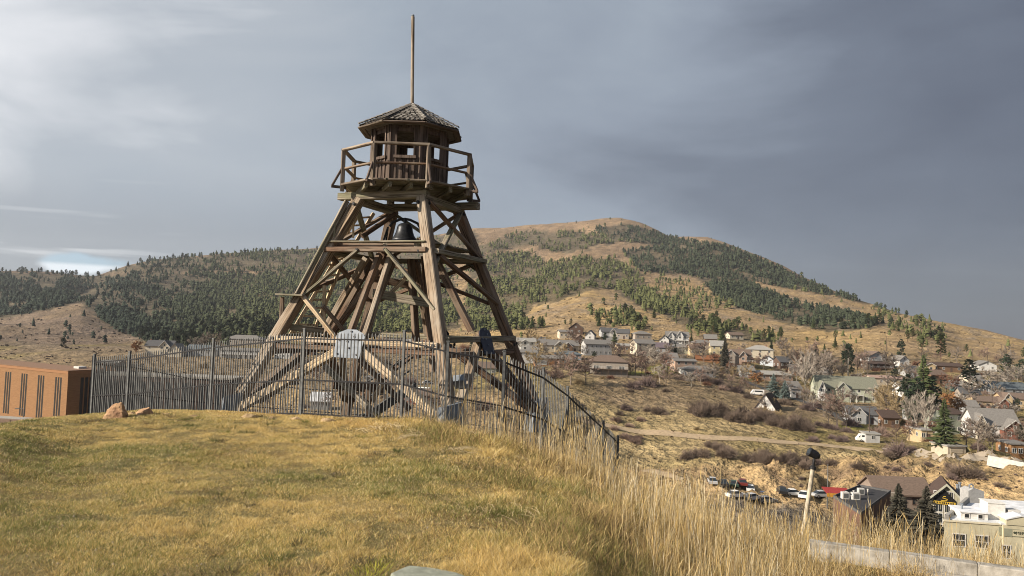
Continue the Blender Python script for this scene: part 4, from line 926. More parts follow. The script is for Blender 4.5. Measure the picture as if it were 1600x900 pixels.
MB().box(-30, 6, 0, .5, -6, 1.2).build('wall', wallm('brown_retaining_wall', (.22,.15,.11)), t)
MB().box(-30, 2.5, .5, 5, -6, .9).build('slab', CONC, t); MB().box(2.5, 10, -.5, 3, -6, .9).build('wall', CONC, t)
for k in range(3): MB().box(-6+k*2.2, -5.8+k*2.2, -.05, -.01, -3, 1.1).build('wall_joint', DTRIM, t)
def street_lamp(px, py, hpx, Y, label):
    p = Wp(px, py, Y); h = hpx*Y/FPX; r = empty('street_lamp', p, 0, label, 'street lamp')
    MB().tube([(0,0,-6),(0,0,h)], .09, 6).build('pole', IRON, r); MB().tube([(0,0,h-.1),(-.5,0,h+.05),(-1.1,0,h)], .05, 6).build('arm', IRON, r)
    MB().box(-1.7, -.9, -.15, .15, h-.08, h+.06).build('lamp_head', IRON, r)
street_lamp(36, 663, 24, 150, 'slim grey street lamp in front of the lit brick wall')
street_lamp(80, 666, 12, 140, 'short thin lamp post by the pale corner of the terrace')

# ------------------------------------------------------------------ lower right buildings
def pub():
    Y = 141; p = Wp(1478, 846, Y); a = -24
    r = empty('gabled_building', (p.x, p.y, p.z), radians(a), 'olive-grey gabled building with black and gold sign over tall white-barred windows', 'building')
    w, d = 8.2, 8; ap = Wp(1471, 757, Y-1.5).z-p.z; eh = ap-4.4
    sid = wallm('olive_grey_board_siding', (.36,.34,.25)); low = wallm('pale_olive_siding', (.50,.48,.33))
    MB().yprism([(-w/2,-3),(w/2,-3),(w/2,eh),(0,ap-.3),(-w/2,eh)], 0, d).build('wall', sid, r)
    MB().box(.6, w/2+.02, -.06, -.01, 0, eh-.8).build('lower_panel', low, r)
    mb = MB(); vroof(mb, 'y', -.7, d+.4, w/2, eh, ap-eh-.3, .7, .3); mb.build('roof', RDB, r)
    mb = MB(); s = (ap-eh-.3)/(w/2); mb.yprism([(-w/2-.7,eh-.7*s+.32),(0,ap+.02),(w/2+.7,eh-.7*s+.32),(w/2+.7,eh-.7*s-.1),(0,ap-.45),(-w/2-.7,eh-.7*s-.1)], -.78, -.70); mb.build('barge_board', wallm('grey_green_trim', (.38,.38,.31)), r)
    for k in range(9): x = -w/2+.5+k*.9; MB().box(x-.04, x+.04, -.05, -.005, eh-.6 if abs(x) > .3 else 0, eh+(w/2-abs(x))*s-.5).build('batten', sid, r)
    win = MB()
    for i in range(2):
        for j in range(4): window(r, -1.1+i*1.75-.2, -.01, 1.2+j*2.05, 1.6, 1.95, 'f', GLASS, TRIM, 1)
    # black gable sign with gold emblem and gold banner
    sg = MB().yprism([(-2.2,eh+.35),(1.6,eh+.35),(1.6,eh+1.2),(-.3,ap-1.3),(-2.2,eh+1.2)], -.16, -.02).build('sign', M('sign_black', (.012,.012,.012), None, 3, .5), r)
    gold = M('sign_gold', (.50,.34,.05), (.42,.28,.04), 3, .5)
    MB().box(-2.1, 1.5, -.20, -.16, eh+.42, eh+.95).build('sign_banner', gold, sg)
    MB().tube([(-.9,-.19,eh+1.15),(-.4,-.19,eh+1.08),(.1,-.19,eh+1.15),(.2,-.19,eh+1.4),(-.2,-.19,eh+1.5),(-.6,-.19,eh+1.6),(-.5,-.19,eh+1.85),(-.1,-.19,eh+1.9)], .08, 5).build('sign_emblem', gold, sg)
    mb = MB(); x = -2.0
    rr = random.Random(4)
    while x < 1.3: wd = rr.uniform(.1, .25); mb.box(x, x+wd, -.215, -.2, eh+.52, eh+.85); x += wd+.12
    mb.build('sign_lettering', bpy.data.materials['sign_black'], sg)
    for k, (x, y, zz) in enumerate(((2.3, 4, 1.6), (3.0, 6.5, 1.6))):
        MB().tube([(x,y,eh),(x,y,ap-1.2+zz*.2)], .22, 8).tube([(x,y,ap-1.2+zz*.2),(x,y,ap-1.0+zz*.2)], .32, 8).build('vent_pipe', STEEL, r)
    # long wing to the left with its brown roof slope facing the camera
    q = Wp(1415, 772, 146); wl = 9.6
    r2 = empty('brown_roofed_wing', (q.x-.6, q.y, -37), radians(-3), 'long building with broad plain brown roof slope behind the snowy spruces', 'building')
    e2 = q.z+37; MB().xprism([(0,-3),(8,-3),(8,e2),(4,e2+2.3),(0,e2)], -wl/2, wl/2+1.5).build('wall', wallm('stone_brown_wall', (.24,.19,.16)), r2)
    mb = MB(); vroof(mb, 'x', -wl/2-.5, wl/2+1.2, 4, e2, 2.3, .6, .3, 4); mb.build('roof', roofm('plain_brown_roof', (.17,.125,.10)), r2)
    for k in range(3): window(r2, -3.5+k*3, -.01, e2-2, 1.3, 1.3, 'f', GLASS, DTRIM, 1)
    MB().box(-2.6, -1.4, -.9, .1, -2, e2+.3).build('chimney', wallm('stone_chimney', (.3,.26,.22)), r2)
pub()
def dark_flat():
    zt = -27.5; C = []
    for px, py in ((1345,803),(1392,768),(1343,759),(1302,776)):
        rr = ray(px, py); k = (zt-EYE)/rr.z; C.append((rr.x*k, rr.y*k))
    cx = sum(c[0] for c in C)/4; cy = sum(c[1] for c in C)/4
    r = empty('flat_roofed_building', (cx, cy, zt-10.5), 0, 'brick building with black flat roof carrying small white vents', 'building')
    P = [(x-cx, y-cy) for x, y in C]; I = [(x*.96, y*.96) for x, y in P]
    MB().prism(P, -3, 10.3).build('wall', M('dull_red_brick', (.15,.085,.06), (.11,.065,.05), 8), r)
    mb = MB(); 
    for i in range(4):
        a, b, c, d = P[i], P[(i+1) % 4], I[(i+1) % 4], I[i]
        mb.add([(*a,10.3),(*b,10.3),(*c,10.3),(*d,10.3),(*a,10.75),(*b,10.75),(*c,10.75),(*d,10.75)], [(4,5,6,7),(0,1,5,4),(2,3,7,6)])
    mb.build('parapet', RGD, r); MB().prism(I, 10.25, 10.42).build('roof', RK, r)
    rr = random.Random(3)
    for k in range(9):
        a, b = rr.uniform(.15,.85), rr.uniform(.12,.88); x = (I[0][0]*(1-a)+I[1][0]*a)*(1-b)+(I[3][0]*(1-a)+I[2][0]*a)*b; y = (I[0][1]*(1-a)+I[1][1]*a)*(1-b)+(I[3][1]*(1-a)+I[2][1]*a)*b
        if k < 3: s = rr.uniform(.5,.9); MB().box(x-s, x+s, y-s*.7, y+s*.7, 10.42, 11.6).box(x-s*.7, x+s*.7, y-s*.7-.03, y-s*.7, 10.6, 11.4, 1).build('roof_unit', [TRIM, IRON], r)
        else: MB().tube([(x,y,10.4),(x,y,11.0)], .12, 6).tube([(x,y,11.0),(x,y,11.1)], .2, 6).build('vent_pipe', TRIM, r)
    x, y = P[0]; x2, y2 = P[1]; L = sqrt((x2-x)**2+(y2-y)**2); an = math.atan2(y2-y, x2-x)
    for k in range(5): t = (k+.5)/5; window(r, x+(x2-x)*t, y+(y2-y)*t, 6.3, 1.4, 1.6, 'f', GLASS, TRIM, 1).rotation_euler = (0, 0, an)
dark_flat()
def snow_building():
    p = Wp(1475, 813, 108); zb = -37; T = p.z-zb
    r = empty('snow_roofed_building', (p.x, p.y, zb), radians(-9), 'pale olive two-storey building with white snowy roof, roof machinery and lettered front', 'building')
    ol = wallm('pale_olive_stucco', (.47,.44,.32)); olg = wallm('dark_olive_band', (.24,.25,.19))
    MB().prism([(0,0),(7.6,0),(7.6,-.5),(30,-.5),(30,13),(8.2,13)], -3, T).build('wall', ol, r)
    MB().box(-.12, 7.5, -.14, .0, T-.12, T+.12).build('cornice', wallm('cream_cornice', (.58,.54,.42)), r)
    MB().prism([(.5,.3),(7.4,.3),(7.4,-.2),(30,-.2),(30,12.6),(8.3,12.6)], T+.01, T+.22).build('roof', SNOW, r)
    MB().add([(0,0,T+.02),(.75,0,T+.02),(8.9,13,T+.02),(8.2,13,T+.02),(.1,0,T+.75),(.6,0,T+.75),(8.8,13,T+1.0),(8.3,13,T+1.0)], [(4,5,6,7),(0,1,5,4),(1,2,6,5),(3,0,4,7)]).build('roof_edge', RS, r)
    MB().yprism([(8.0,T+.1),(16,T+.1),(16,T+.25),(9.9,T+1.35),(8.0,T+.8)], -.5, 1.5).build('gable_wall', ol, r)
    MB().yprism([(7.9,T+.82),(9.9,T+1.38),(16.2,T+.24),(16.2,T+.40),(9.9,T+1.56),(7.9,T+.98)], -.62, 1.8).build('gable_coping', SNOW, r)
    MB().box(7.2, 7.58, -.1, -.02, T-1.5, T-.4).box(7.62, 8.7, -.58, -.52, T-1.5, T-.4).build('dark_panel', olg, r)
    bd = MB().box(8.75, 14, -.57, -.51, T-1.4, T-.42).build('sign_board', ol, r)
    MB().box(8.75, 14, -.60, -.57, T-.46, T-.42).build('sign_line', olg, bd); MB().box(8.75, 14, -.60, -.57, T-1.42, T-1.38).build('sign_line', olg, bd)
    fc = bpy.data.curves.new('lettering', 'FONT'); fc.body = 'MERIDIAN —'; fc.size = .62; fc.extrude = .012; ink = M('sign_letter_dark', (.05,.06,.04), None, 3); fc.materials.append(ink)
    tmp = bpy.data.objects.new('t', fc); COL.objects.link(tmp); dg = bpy.context.evaluated_depsgraph_get(); me = bpy.data.meshes.new_from_object(tmp.evaluated_get(dg)); bpy.data.objects.remove(tmp)
    link('sign_lettering', me, bd, (9.15, -.59, T-1.14), (pi/2, 0, 0))
    MB().tube([(9.0,-.59,T-.9),(9.0,-.61,T-.9)], .17, 8).build('sign_emblem', ink, bd)
    for x in (2.0, 5.0): window(r, x, -.01, T-3.6, 1.8, 1.9, 'f', GLASS, TRIM, 2)
    for x in (8.0, 11.0, 13.2): window(r, x, -.51, T-4.6, 1.2, 1.9, 'f', GLASS, TRIM, 2)
    pe = MB().box(2.6, 6.2, .9, 4.5, T+.2, T+1.15).build('penthouse', WHITE, r); MB().box(2.4, 6.4, .7, 4.7, T+1.15, T+1.30).build('penthouse_roof', SNOW, r)
    for x in (3.4, 5.2): window(r, x, .89, T+.33, .75, .7, 'f', GLASS, TRIM)
    MB().box(6.6, 8.9, 1.8, 4.4, T+.2, T+2.5).box(6.5, 9.0, 1.7, 4.5, T+2.5, T+2.6).build('roof_unit', WHITE, r)
    MB().box(9.4, 11.0, 1.9, 3.4, T+.2, T+1.7).box(9.55, 10.85, 1.87, 1.9, T+.6, T+1.4, 1).build('roof_unit', [TRIM, IRONK], r)
    MB().tube([(3.4,2.5,T+1.3),(3.4,2.5,T+1.9)], .12, 8).tube([(3.4,2.5,T+1.9),(3.4,2.5,T+2.05)], .22, 8).build('vent_pipe', STEEL, r)
    # grey metal rooftop housing behind
    q = Wp(1523, 785, 128); s = empty('metal_roof_housing', q, 0, 'grey sheet-metal housing with rounded white top behind the snowy roof', 'roof housing')
    MB().box(-1.7,1.0,-1,1.4,-5,2.0).yprism([(-1.7,2.0),(1.0,2.0),(1.0,2.1),(-.9,2.5),(-1.7,2.1)], -1, 1.4).build('housing', M('grey_sheet_metal', (.36,.36,.36), (.28,.28,.28), 3, .6), s)
    MB().tube([(-1.1,-.2,2.3),(-1.1,-.2,2.9),(-.7,-.2,3.1),(-.4,-.2,2.9),(-.4,-.2,2.4)], .13, 6).build('pipe', STEEL, s)
    q = Wp(1591, 797, 123); s = empty('snowy_roof', (q.x, q.y, -37), 0, 'broad white snow-covered flat roof at the right edge behind the lettered building', 'building')
    z = q.z+37; MB().box(-3, 30, 0, 6, -3, z-.2).build('wall', wallm('grey_back_wall', (.3,.3,.28)), s); MB().box(-3.2, 30, -.2, 6.2, z-.2, z+.2).build('roof', SNOW, s)
snow_building()
p = Wp(1308, 772, 160); s = empty('red_canopy', (p.x, p.y, p.z), -.1, 'bright red canopy with yellow fascia beyond the black flat roof', 'canopy')
MB().add([(-2.6,-1.5,.4),(2.6,-1.5,.4),(2.6,2,1.0),(-2.6,2,1.0),(-2.6,-1.5,.25),(2.6,-1.5,.25),(2.6,2,.85),(-2.6,2,.85)], [(0,1,2,3),(4,7,6,5),(0,3,7,4),(1,5,6,2),(2,6,7,3)]).build('roof', M('red_metal', (.30,.035,.03), (.24,.03,.025), 2, .5), s)
MB().box(-2.6,2.6,-1.62,-1.5,-.3,.42).build('fascia', M('yellow_fascia', (.5,.25,.04), None, 2, .5), s)
for x in (-2.4,2.4): MB().box(x-.1,x+.1,-1.4,-1.2,-6,-.3).build('post', IRON, s)
q0, q1 = Wp(1543, 722, 165), Wp(1640, 742, 160)
s = empty('roadside_barrier', (q0.x, q0.y, q0.z), 0, 'white concrete barrier along the road above the golden bank', 'barrier')
MB().bar((0,0,.4), q1-q0+Vector((0,0,.4)), .5, 2.2).build('barrier', WHITE, s)
def road(name, pts, w, mat):
    mb = MB(); n = len(pts); P = [hit(*p) for p in pts]; vs = []
    D = []
    for a, b in zip(P[:-1], P[1:]):
        for k in range(12): D.append(a+(b-a)*(k/12))
    D.append(P[-1]); L = []
    for i, p in enumerate(D):
        d = D[min(i+1, len(D)-1)]-D[max(i-1, 0)]; s = Vector((-d.y, d.x, 0)).normalized()
        for k in (-1, -.5, 0, .5, 1): q = p+s*w/2*k; vs.append((q.x, q.y, H(q.x, q.y)+.12))
    fs = [(i*5+k, i*5+k+1, i*5+k+6, i*5+k+5) for i in range(len(D)-1) for k in range(4)]
    o = mb.add(vs, fs).build(name, mat); tag(o, kind='structure'); return o
DIRT = M('dirt_track', (.38,.29,.19), (.26,.2,.13), 1, .95); ASPH = M('asphalt', (.075,.072,.07), (.05,.05,.05), .8, .9)
road('dirt_track', [(900,655),(1000,675),(1100,684),(1230,692),(1330,700),(1400,706)], 5, DIRT)
road('road', [(1390,700),(1440,704),(1480,712),(1540,713),(1600,722)], 5, M('pale_road', (.34,.29,.23), (.27,.23,.18), .8, .9))
road('road', [(1165,596),(1240,622),(1300,645),(1340,668)], 4, ASPH)
road('path', [(1005,735),(1040,742),(1070,748)], 3, DIRT)

# ------------------------------------------------------------------ cars
CARC = {'silver': (.42,.43,.45), 'white': (.75,.75,.74), 'black': (.02,.02,.022), 'blue': (.05,.08,.17), 'grey': (.16,.165,.17), 'red': (.16,.03,.025), 'dark green': (.04,.07,.05)}
TYRE = M('tyre_rubber', (.02,.02,.02), None, 5, .9); RIM = M('wheel_rim', (.4,.4,.42), None, 5, .4, 0, .6); LAMPM = M('headlight_glass', (.6,.6,.58), None, 5, .2)
_car = {}
def car(label, px, py, col, rot, van=False, Y=None):
    m_ = PAL.setdefault('car '+col, M('car_paint_'+col.replace(' ', '_'), CARC[col], CARC[col], 3, .35, spec=.5))
    p = hit(px, py) if Y is None else Wp(px, py, Y); r = empty('van' if van else 'parked_car', p+Vector((0,0,.04)), radians(rot), label, 'van' if van else 'car', 'cars parked in the gulch' if not van else None)
    k = (col, van)
    if k not in _car:
        if van: P = [(-2.6,.35),(2.6,.35),(2.6,.95),(2.2,1.25),(1.6,2.15),(-2.6,2.2)]; C = None
        else: P = [(-2.2,.32),(2.2,.32),(2.25,.72),(1.3,.92),(-1.6,.95),(-2.25,.88)]
        hw = .9; body = MB()
        body.yprism(P, -hw, hw)
        if not van: body.yprism([(-1.0,1.43),(.35,1.43),(.30,1.48),(-.95,1.48)], -.66, .66)
        b = body.mesh('body', m_)
        if van: gl = MB().yprism([(1.72,1.25),(2.18,1.27),(1.66,2.0)], -.92, .92).box(-2.0, 1.2, -.915, .915, 1.35, 1.9).mesh('windows', GLASS)
        else:
            gl = MB().add([(-1.75,-.84,.94),(1.15,-.84,.92),(1.15,.84,.92),(-1.75,.84,.94),(-1.0,-.64,1.44),(.35,-.64,1.44),(.35,.64,1.44),(-1.0,.64,1.44)],
                          [(4,5,6,7),(0,1,5,4),(1,2,6,5),(2,3,7,6),(3,0,4,7)]).mesh('windows', GLASS)
        wh = MB().tube([(0,-.11,0),(0,.11,0)], .33, 12).mesh('tyre', TYRE); rm = MB().tube([(0,-.12,0),(0,.12,0)], .19, 10).mesh('rim', RIM)
        hl = MB().box(-.03,.03,-.17,.17,-.07,.07).mesh('headlight', LAMPM)
        _car[k] = (b, gl, wh, rm, hl)
    b, gl, wh, rm, hl = _car[k]
    link('body', b, r); link('windows', gl, r)
    for x in (-1.35, 1.35):
        for y in (-.84, .84): o = link('wheel', wh, r, (x, y, .33)); link('rim', rm, o)
    for y in (-.6, .6): link('headlight', hl, r, (2.62 if van else 2.24, y, .68))
    return r
for a in (('silver car at the left end of the parking row, nose to the bank', 1113, 756, 'silver', 82), ('black car parked second from the left below the bank', 1130, 758, 'black', 84),
          ('dark green car parked third from the left below the bank', 1146, 761, 'dark green', 80), ('white car with red car behind it in the parking row', 1172, 766, 'white', 75),
          ('red car parked between the white and the blue cars', 1160, 758, 'red', 80), ('blue car at the right end of the first parking row', 1193, 769, 'blue', 70),
          ('white car in the nearer row under the dark green car', 1150, 777, 'white', 20), ('silver car in the nearer row under the blue car', 1176, 781, 'silver', 25),
          ('grey car at the near edge of the car park, partly behind grass', 1198, 786, 'grey', 15), ('white car left of the pale lamp post, side on', 1240, 774, 'white', 5),
          ('second white car beside the pale lamp post', 1256, 778, 'white', 60), ('silver car under the red canopy', 1284, 778, 'silver', 10), ('black car left of the white car by the lamp post', 1222, 772, 'black', 80)):
    car(*a)
car('small white van parked on the road by the grey shed', 1352, 690, 'white', 172, True)
car('white van parked uphill beside the orange bush', 1183, 617, 'white', 175, True)
car('white camper van behind the big pale green house', 1405, 606, 'white', 170, True)
car('white van below the tower braces, seen through the fence', 661, 614, 'white', 160, True)
car('silver car on the street behind the front tower leg', 668, 600, 'silver', 20)

# ------------------------------------------------------------------ utility poles
for n, (px, top, base, lb) in enumerate(((1456,535,560,'by the long dark-roofed house'),(1519,545,570,'left of the pole group on the golden slope'),(1543,543,566,'second of the poles on the golden slope'),(1565,537,561,'third of the poles on the golden slope'),
        (1584,536,560,'rightmost of the poles on the golden slope'),(1550,604,650,'in front of the orange and red house'),(1385,525,548,'on the golden hill above the dark log house'),(1258,540,566,'beside the silver bare trees'),
        (1185,537,556,'in front of the cream square house'),(1195,596,625,'left of the white A-frame chalet'),(1358,634,690,'in front of the grey gabled bungalow'))):
    p = hit(px, base); h = (base-top)*p.y/FPX
    r = empty('utility_pole', p, 0, 'thin wooden utility pole '+lb, 'utility pole', 'utility poles in the town')
    MB().tube([(0,0,-1),(0,0,h)], [.17,.11], 6).build('pole', WOODD, r); MB().box(-1.1,1.1,-.06,.06,h-.7,h-.55).build('crossarm', WOODD, r)
p = hit(1325, 590); r = empty('utility_pole', p, 0, 'pale bare pole in front of the dark pine', 'utility pole', 'utility poles in the town')
MB().tube([(0,0,-1),(0,0,30*p.y/FPX)], [.25,.2], 6).build('pole', CONC, r)
p = hit(1293, 770); r = empty('utility_pole', p, 0, 'thin grey pole left of the red canopy', 'utility pole'); MB().tube([(0,0,0),(0,0,6.5)], [.12,.09], 6).build('pole', IRON, r)
# retaining wall below the taupe house
q = hit(985, 590)
o = MB().box(-16,6,-.4,.4,-1.5,.8).build('retaining_wall', wallm('stone_retaining', (.26,.22,.18)), None, q, (0,0,.05)); tag(o, 'long low stone wall below the taupe hip-roofed house', 'wall')
# ------------------------------------------------------------------ trees and bushes
def rdir(rr, v, spread):
    a = v.orthogonal().normalized(); b = v.cross(a); t = rr.uniform(0, 2*pi); s = spread*rr.uniform(.6, 1.3)
    return (v*cos(s)+(a*cos(t)+b*sin(t))*sin(s)).normalized()
def sliver(V, F, p, q, r0, r1=0.0):
    d = (q-p).normalized(); a = d.orthogonal().normalized(); b = d.cross(a); n = len(V)
    for k in range(3): c = a*cos(k*2.094)+b*sin(k*2.094); V.append(p+c*r0)
    if r1 > 0:
        for k in range(3): c = a*cos(k*2.094)+b*sin(k*2.094); V.append(q+c*r1)
        for k in range(3): F.append((n+k, n+(k+1) % 3, n+3+(k+1) % 3)); F.append((n+k, n+3+(k+1) % 3, n+3+k))
    else:
        V.append(q)
        for k in range(3): F.append((n+k, n+(k+1) % 3, n+3))
def bare_meshes(seed, mt, mc, spread=.6, upr=.3, twig=.035, nl=11, narrow=1.0, nt=7):
    """unit-height tree (1 m): trunk mesh with limbs, crown mesh of twigs"""
    rr = random.Random(seed); V, F, TV, TF = [], [], [], []
    H0 = .28; P = [Vector((0,0,0)), Vector((rr.uniform(-.02,.02), 0, H0)), Vector((rr.uniform(-.05,.05), rr.uniform(-.03,.03), .62)), Vector((rr.uniform(-.06,.06), 0, .9))]
    tk = .5 if mt is BARKW else .8
    for a, b, r0, r1 in zip(P[:-1], P[1:], (.026,.019,.012), (.019,.012,.004)): sliver(V, F, a, b, r0*tk, r1*tk)
    for k in range(nl):
        t = .25+.6*k/nl; z = t*.9; i = 0 if z < H0 else (1 if z < .62 else 2); a = P[i]+(P[i+1]-P[i])*((z-P[i].z)/(P[i+1].z-P[i].z))
        az = k*2.4+rr.uniform(-.4,.4); el = rr.uniform(.45,1.0); d = Vector((cos(az)*cos(el)*narrow, sin(az)*cos(el)*narrow, sin(el))).normalized()
        L = (.42-.22*t)*rr.uniform(.8,1.2); m1 = a+d*L*.5; d2 = (d+Vector((0,0,upr))).normalized(); e = m1+d2*L*.6
        sliver(V, F, a, m1, .010*tk, .007*tk); sliver(V, F, m1, e, .007*tk, .003)
        for j in range(nt):
            u = rr.uniform(.15, 1); s = a+(m1-a)*u*2 if u < .5 else m1+(e-m1)*(u*2-1); dd = rdir(rr, d2, spread); l = L*rr.uniform(.25,.5); e2 = s+dd*l
            sliver(TV, TF, s, e2, .006, .003)
            for q in range(9):
                s2 = s+dd*l*rr.uniform(.1,1); d3 = rdir(rr, (dd+Vector((0,0,.25))).normalized(), spread); sliver(TV, TF, s2, s2+d3*l*rr.uniform(.4,.85), twig*.20)
    return MB().add(V, F).mesh('trunk', mt), MB().add(TV, TF).mesh('crown', mc)
def conifer_meshes(seed, mt, mc, n=420, base=.12, wid=.22, dark=1):
    rr = random.Random(seed); V = []; F = []
    for k in range(n):
        t = (k+.5)/n; z = base+(1-base)*t**.9; R = wid*(1-((z-base)/(1-base))**1.15)*(1+.25*sin(z*37+seed))+.012; az = k*2.399+rr.uniform(-.3,.3); R *= rr.uniform(.7,1.15)
        d = Vector((cos(az), sin(az), rr.uniform(-.35,.05))); s = Vector((-d.y, d.x, 0)); wd = R*rr.uniform(.20,.36)
        c0 = Vector((0,0,z)); p1 = c0+d*R*.55; p2 = c0+d*R+Vector((0,0,.012)); i = len(V)
        V += [c0, p1+s*wd*.5+Vector((0,0,-.004)), p2, p1-s*wd*.5, p1+Vector((0,0,.014))]; F += [(i,i+1,i+4),(i+1,i+2,i+4),(i+2,i+3,i+4),(i+3,i,i+4)]
        for q in (.45, .8):
            p = c0+d*R*q; i = len(V); j = Vector((rr.uniform(-1,1), rr.uniform(-1,1), rr.uniform(.0,1.2))).normalized()*wd*.7
            V += [p+s*wd*.4, p-s*wd*.4, p+j]; F += [(i,i+1,i+2)]
    tr = MB().tube([(0,0,-.03),(0,0,.5),(0,0,.97)], [.020,.013,.003], 6).mesh('trunk', mt)
    return tr, MB().add(V, F).mesh('crown', mc)
def pine_meshes(seed, mt, mc, n=95, base=.22):
    """rounder, looser ponderosa crown made of needle tufts"""
    rr = random.Random(seed); V = []; F = []; T = MB().tube([(0,0,-.03),(.01,0,.5),(0,0,.96)], [.022,.015,.004], 6)
    for k in range(n):
        z = base+(1-base)*rr.random()**.85; R = .19*sin(min(1, (1-z)/(1-base)*1.25+.12)*pi*.62)*rr.uniform(.35,1.1); az = rr.uniform(0,2*pi)
        c = Vector((cos(az)*R, sin(az)*R, z+R*.15)); T.bar((0,0,z-.05), c, .006)
        for j in range(14):
            d = Vector((rr.gauss(0,1), rr.gauss(0,1), rr.gauss(.25,.8))).normalized(); s = d.orthogonal().normalized(); r = rr.uniform(.035,.07); i = len(V)
            V += [c+s*r*.35, c-s*r*.35, c+d*r+s*r*.1]; F += [(i,i+1,i+2)]
    return T.mesh('trunk', mt), MB().add(V, F).mesh('crown', mc)
def shrub_mesh(seed, m_, n=420, flat=.9):
    rr = random.Random(seed); V = []; F = []
    for k in range(n):
        az = rr.uniform(0,2*pi); el = math.asin(rr.uniform(.02,1)); R = rr.uniform(.55,1)*(1+.18*sin(az*3+seed)+.12*sin(az*7))
        e = Vector((cos(az)*cos(el), sin(az)*cos(el), sin(el)*flat))*R; s = e*rr.uniform(.15,.55); s.z *= .7; d = e-s
        sliver(V, F, s, e, .022); 
        for j in range(3): q = s+d*rr.uniform(.3,.9); sliver(V, F, q, q+rdir(rr, d.normalized(), .7)*.2*rr.uniform(.6,1.2), .014)
    return MB().add(V, F).mesh('bush', m_)
BARK = M('grey_bark', (.17,.14,.115), (.09,.07,.06), 20, .95); BARKW = M('white_birch_bark', (.42,.39,.34), (.20,.18,.15), 20, .9, stretch=(1,1,4)); BARKR = M('reddish_pine_bark', (.16,.09,.06), (.08,.05,.035), 20, .95)
def tw(name, c): return M(name, c, tuple(x*.7 for x in c), 6, .95, rand=.25)
TWG, TWT, TWP, TWR, TWO, TWW = tw('grey_twigs', (.22,.185,.155)), tw('tan_twigs', (.31,.235,.13)), tw('pinkish_twigs', (.24,.17,.14)), tw('red_brown_twigs', (.20,.105,.07)), tw('rust_leaves', (.28,.14,.06)), tw('pale_silver_twigs', (.32,.28,.24))
DBR, PUR = tw('dark_brown_brush', (.165,.125,.10)), tw('purple_brown_brush', (.17,.125,.115))
NDL = M('pine_needles', (.075,.095,.035), (.035,.05,.02), 4, .9, rand=.5); NDD = M('dark_needles', (.035,.05,.028), (.018,.028,.018), 4, .9, rand=.4); NDB = M('blue_spruce_needles', (.13,.17,.16), (.07,.10,.09), 6, .9); NDS = M('brown_snowy_needles', (.06,.055,.042), (.03,.03,.022), 5, .9)
BK = {'grey': [bare_meshes(s, BARK, TWG) for s in (1,2,3)], 'tan': [bare_meshes(s, BARK, TWT, .7) for s in (4,5)], 'pinkish': [bare_meshes(s, BARK, TWP, .75) for s in (6,7)],
      'silver': [bare_meshes(s, BARKW, TWW, .8) for s in (8,9)], 'birch': [bare_meshes(s, BARKW, TWW, .45, .8, .03, 12, .5) for s in (10,11)], 'rust': [bare_meshes(s, BARK, TWO, .9, .2, .09) for s in (12,)], 'red': [bare_meshes(s, BARK, TWR, .8, .2, .05) for s in (13,)]}
CK = {'spruce': [conifer_meshes(s, BARK, NDD) for s in (1,2)], 'blue spruce': [conifer_meshes(3, BARK, NDB, 420, .04, .30)], 'fir': [conifer_meshes(s, BARK, NDL, 380, .1, .24) for s in (4,5)], 'pine': [pine_meshes(s, BARKR, NDL) for s in (6,7,8)],
      'dark pine': [pine_meshes(s, BARK, NDD, 130, .12) for s in (9,10)], 'brown spruce': [conifer_meshes(s, BARK, NDS, 520, .02, .27) for s in (11,12)]}
SH = {'dark brown': [shrub_mesh(s, DBR) for s in (1,2,3)], 'purple-brown': [shrub_mesh(s, PUR) for s in (4,5,6)], 'rusty': [shrub_mesh(7, TWR)], 'tan': [shrub_mesh(8, TWT)], 'rust-orange': [shrub_mesh(9, TWO)], 'pinkish': [shrub_mesh(10, TWP)]}
REG = []
ORD = ['first', 'second', 'third', 'fourth', 'fifth', 'sixth', 'seventh', 'eighth', 'ninth', 'tenth', 'eleventh', 'twelfth']
def near(px, py):
    h = min(HOUSES, key=lambda q: (q[0]-px)**2+((q[1]-py)*1.6)**2); dx = px-h[0]; dy = py-h[1]
    rel = 'left of' if dx < -14 else 'right of' if dx > 14 else ('below' if dy > 6 else 'behind' if dy < -6 else 'close beside')
    return rel+' the '+h[2]
def reg(o, base, px): REG.append((o, base, px))
def tree(kind, px, py, hpx, desc=None, wide=1, p=None):
    con = kind in CK; ms = (CK if con else BK)[kind]; i = int(px*7+py) % len(ms); tr, cr_ = ms[i]
    p = p or hit(px, py); h = hpx*p.y/FPX; nm = {'spruce':'spruce_tree','blue spruce':'spruce_tree','fir':'fir_tree','pine':'pine_tree','dark pine':'pine_tree','brown spruce':'spruce_tree','birch':'birch_tree'}.get(kind, 'bare_tree')
    r = empty(nm, p, (px*1.7+py) % 6.28, None, 'tree'); r.scale = (h*wide, h*wide, h)
    link('trunk', tr, r); link('crown', cr_, r)
    if desc: tag(r, desc)
    else:
        kd = {'spruce':'dark pointed spruce','blue spruce':'silvery blue spruce','fir':'green conical fir','pine':'green round-topped pine','dark pine':'dark bushy pine','birch':'slender white-trunked birch','grey':'bare grey-brown tree','tan':'bare tan willow','pinkish':'bare pinkish-brown tree','silver':'bare silvery tree','rust':'rust-leaved tree','red':'bare reddish tree'}[kind]
        reg(r, kd+' '+near(px, py), px)
    return r
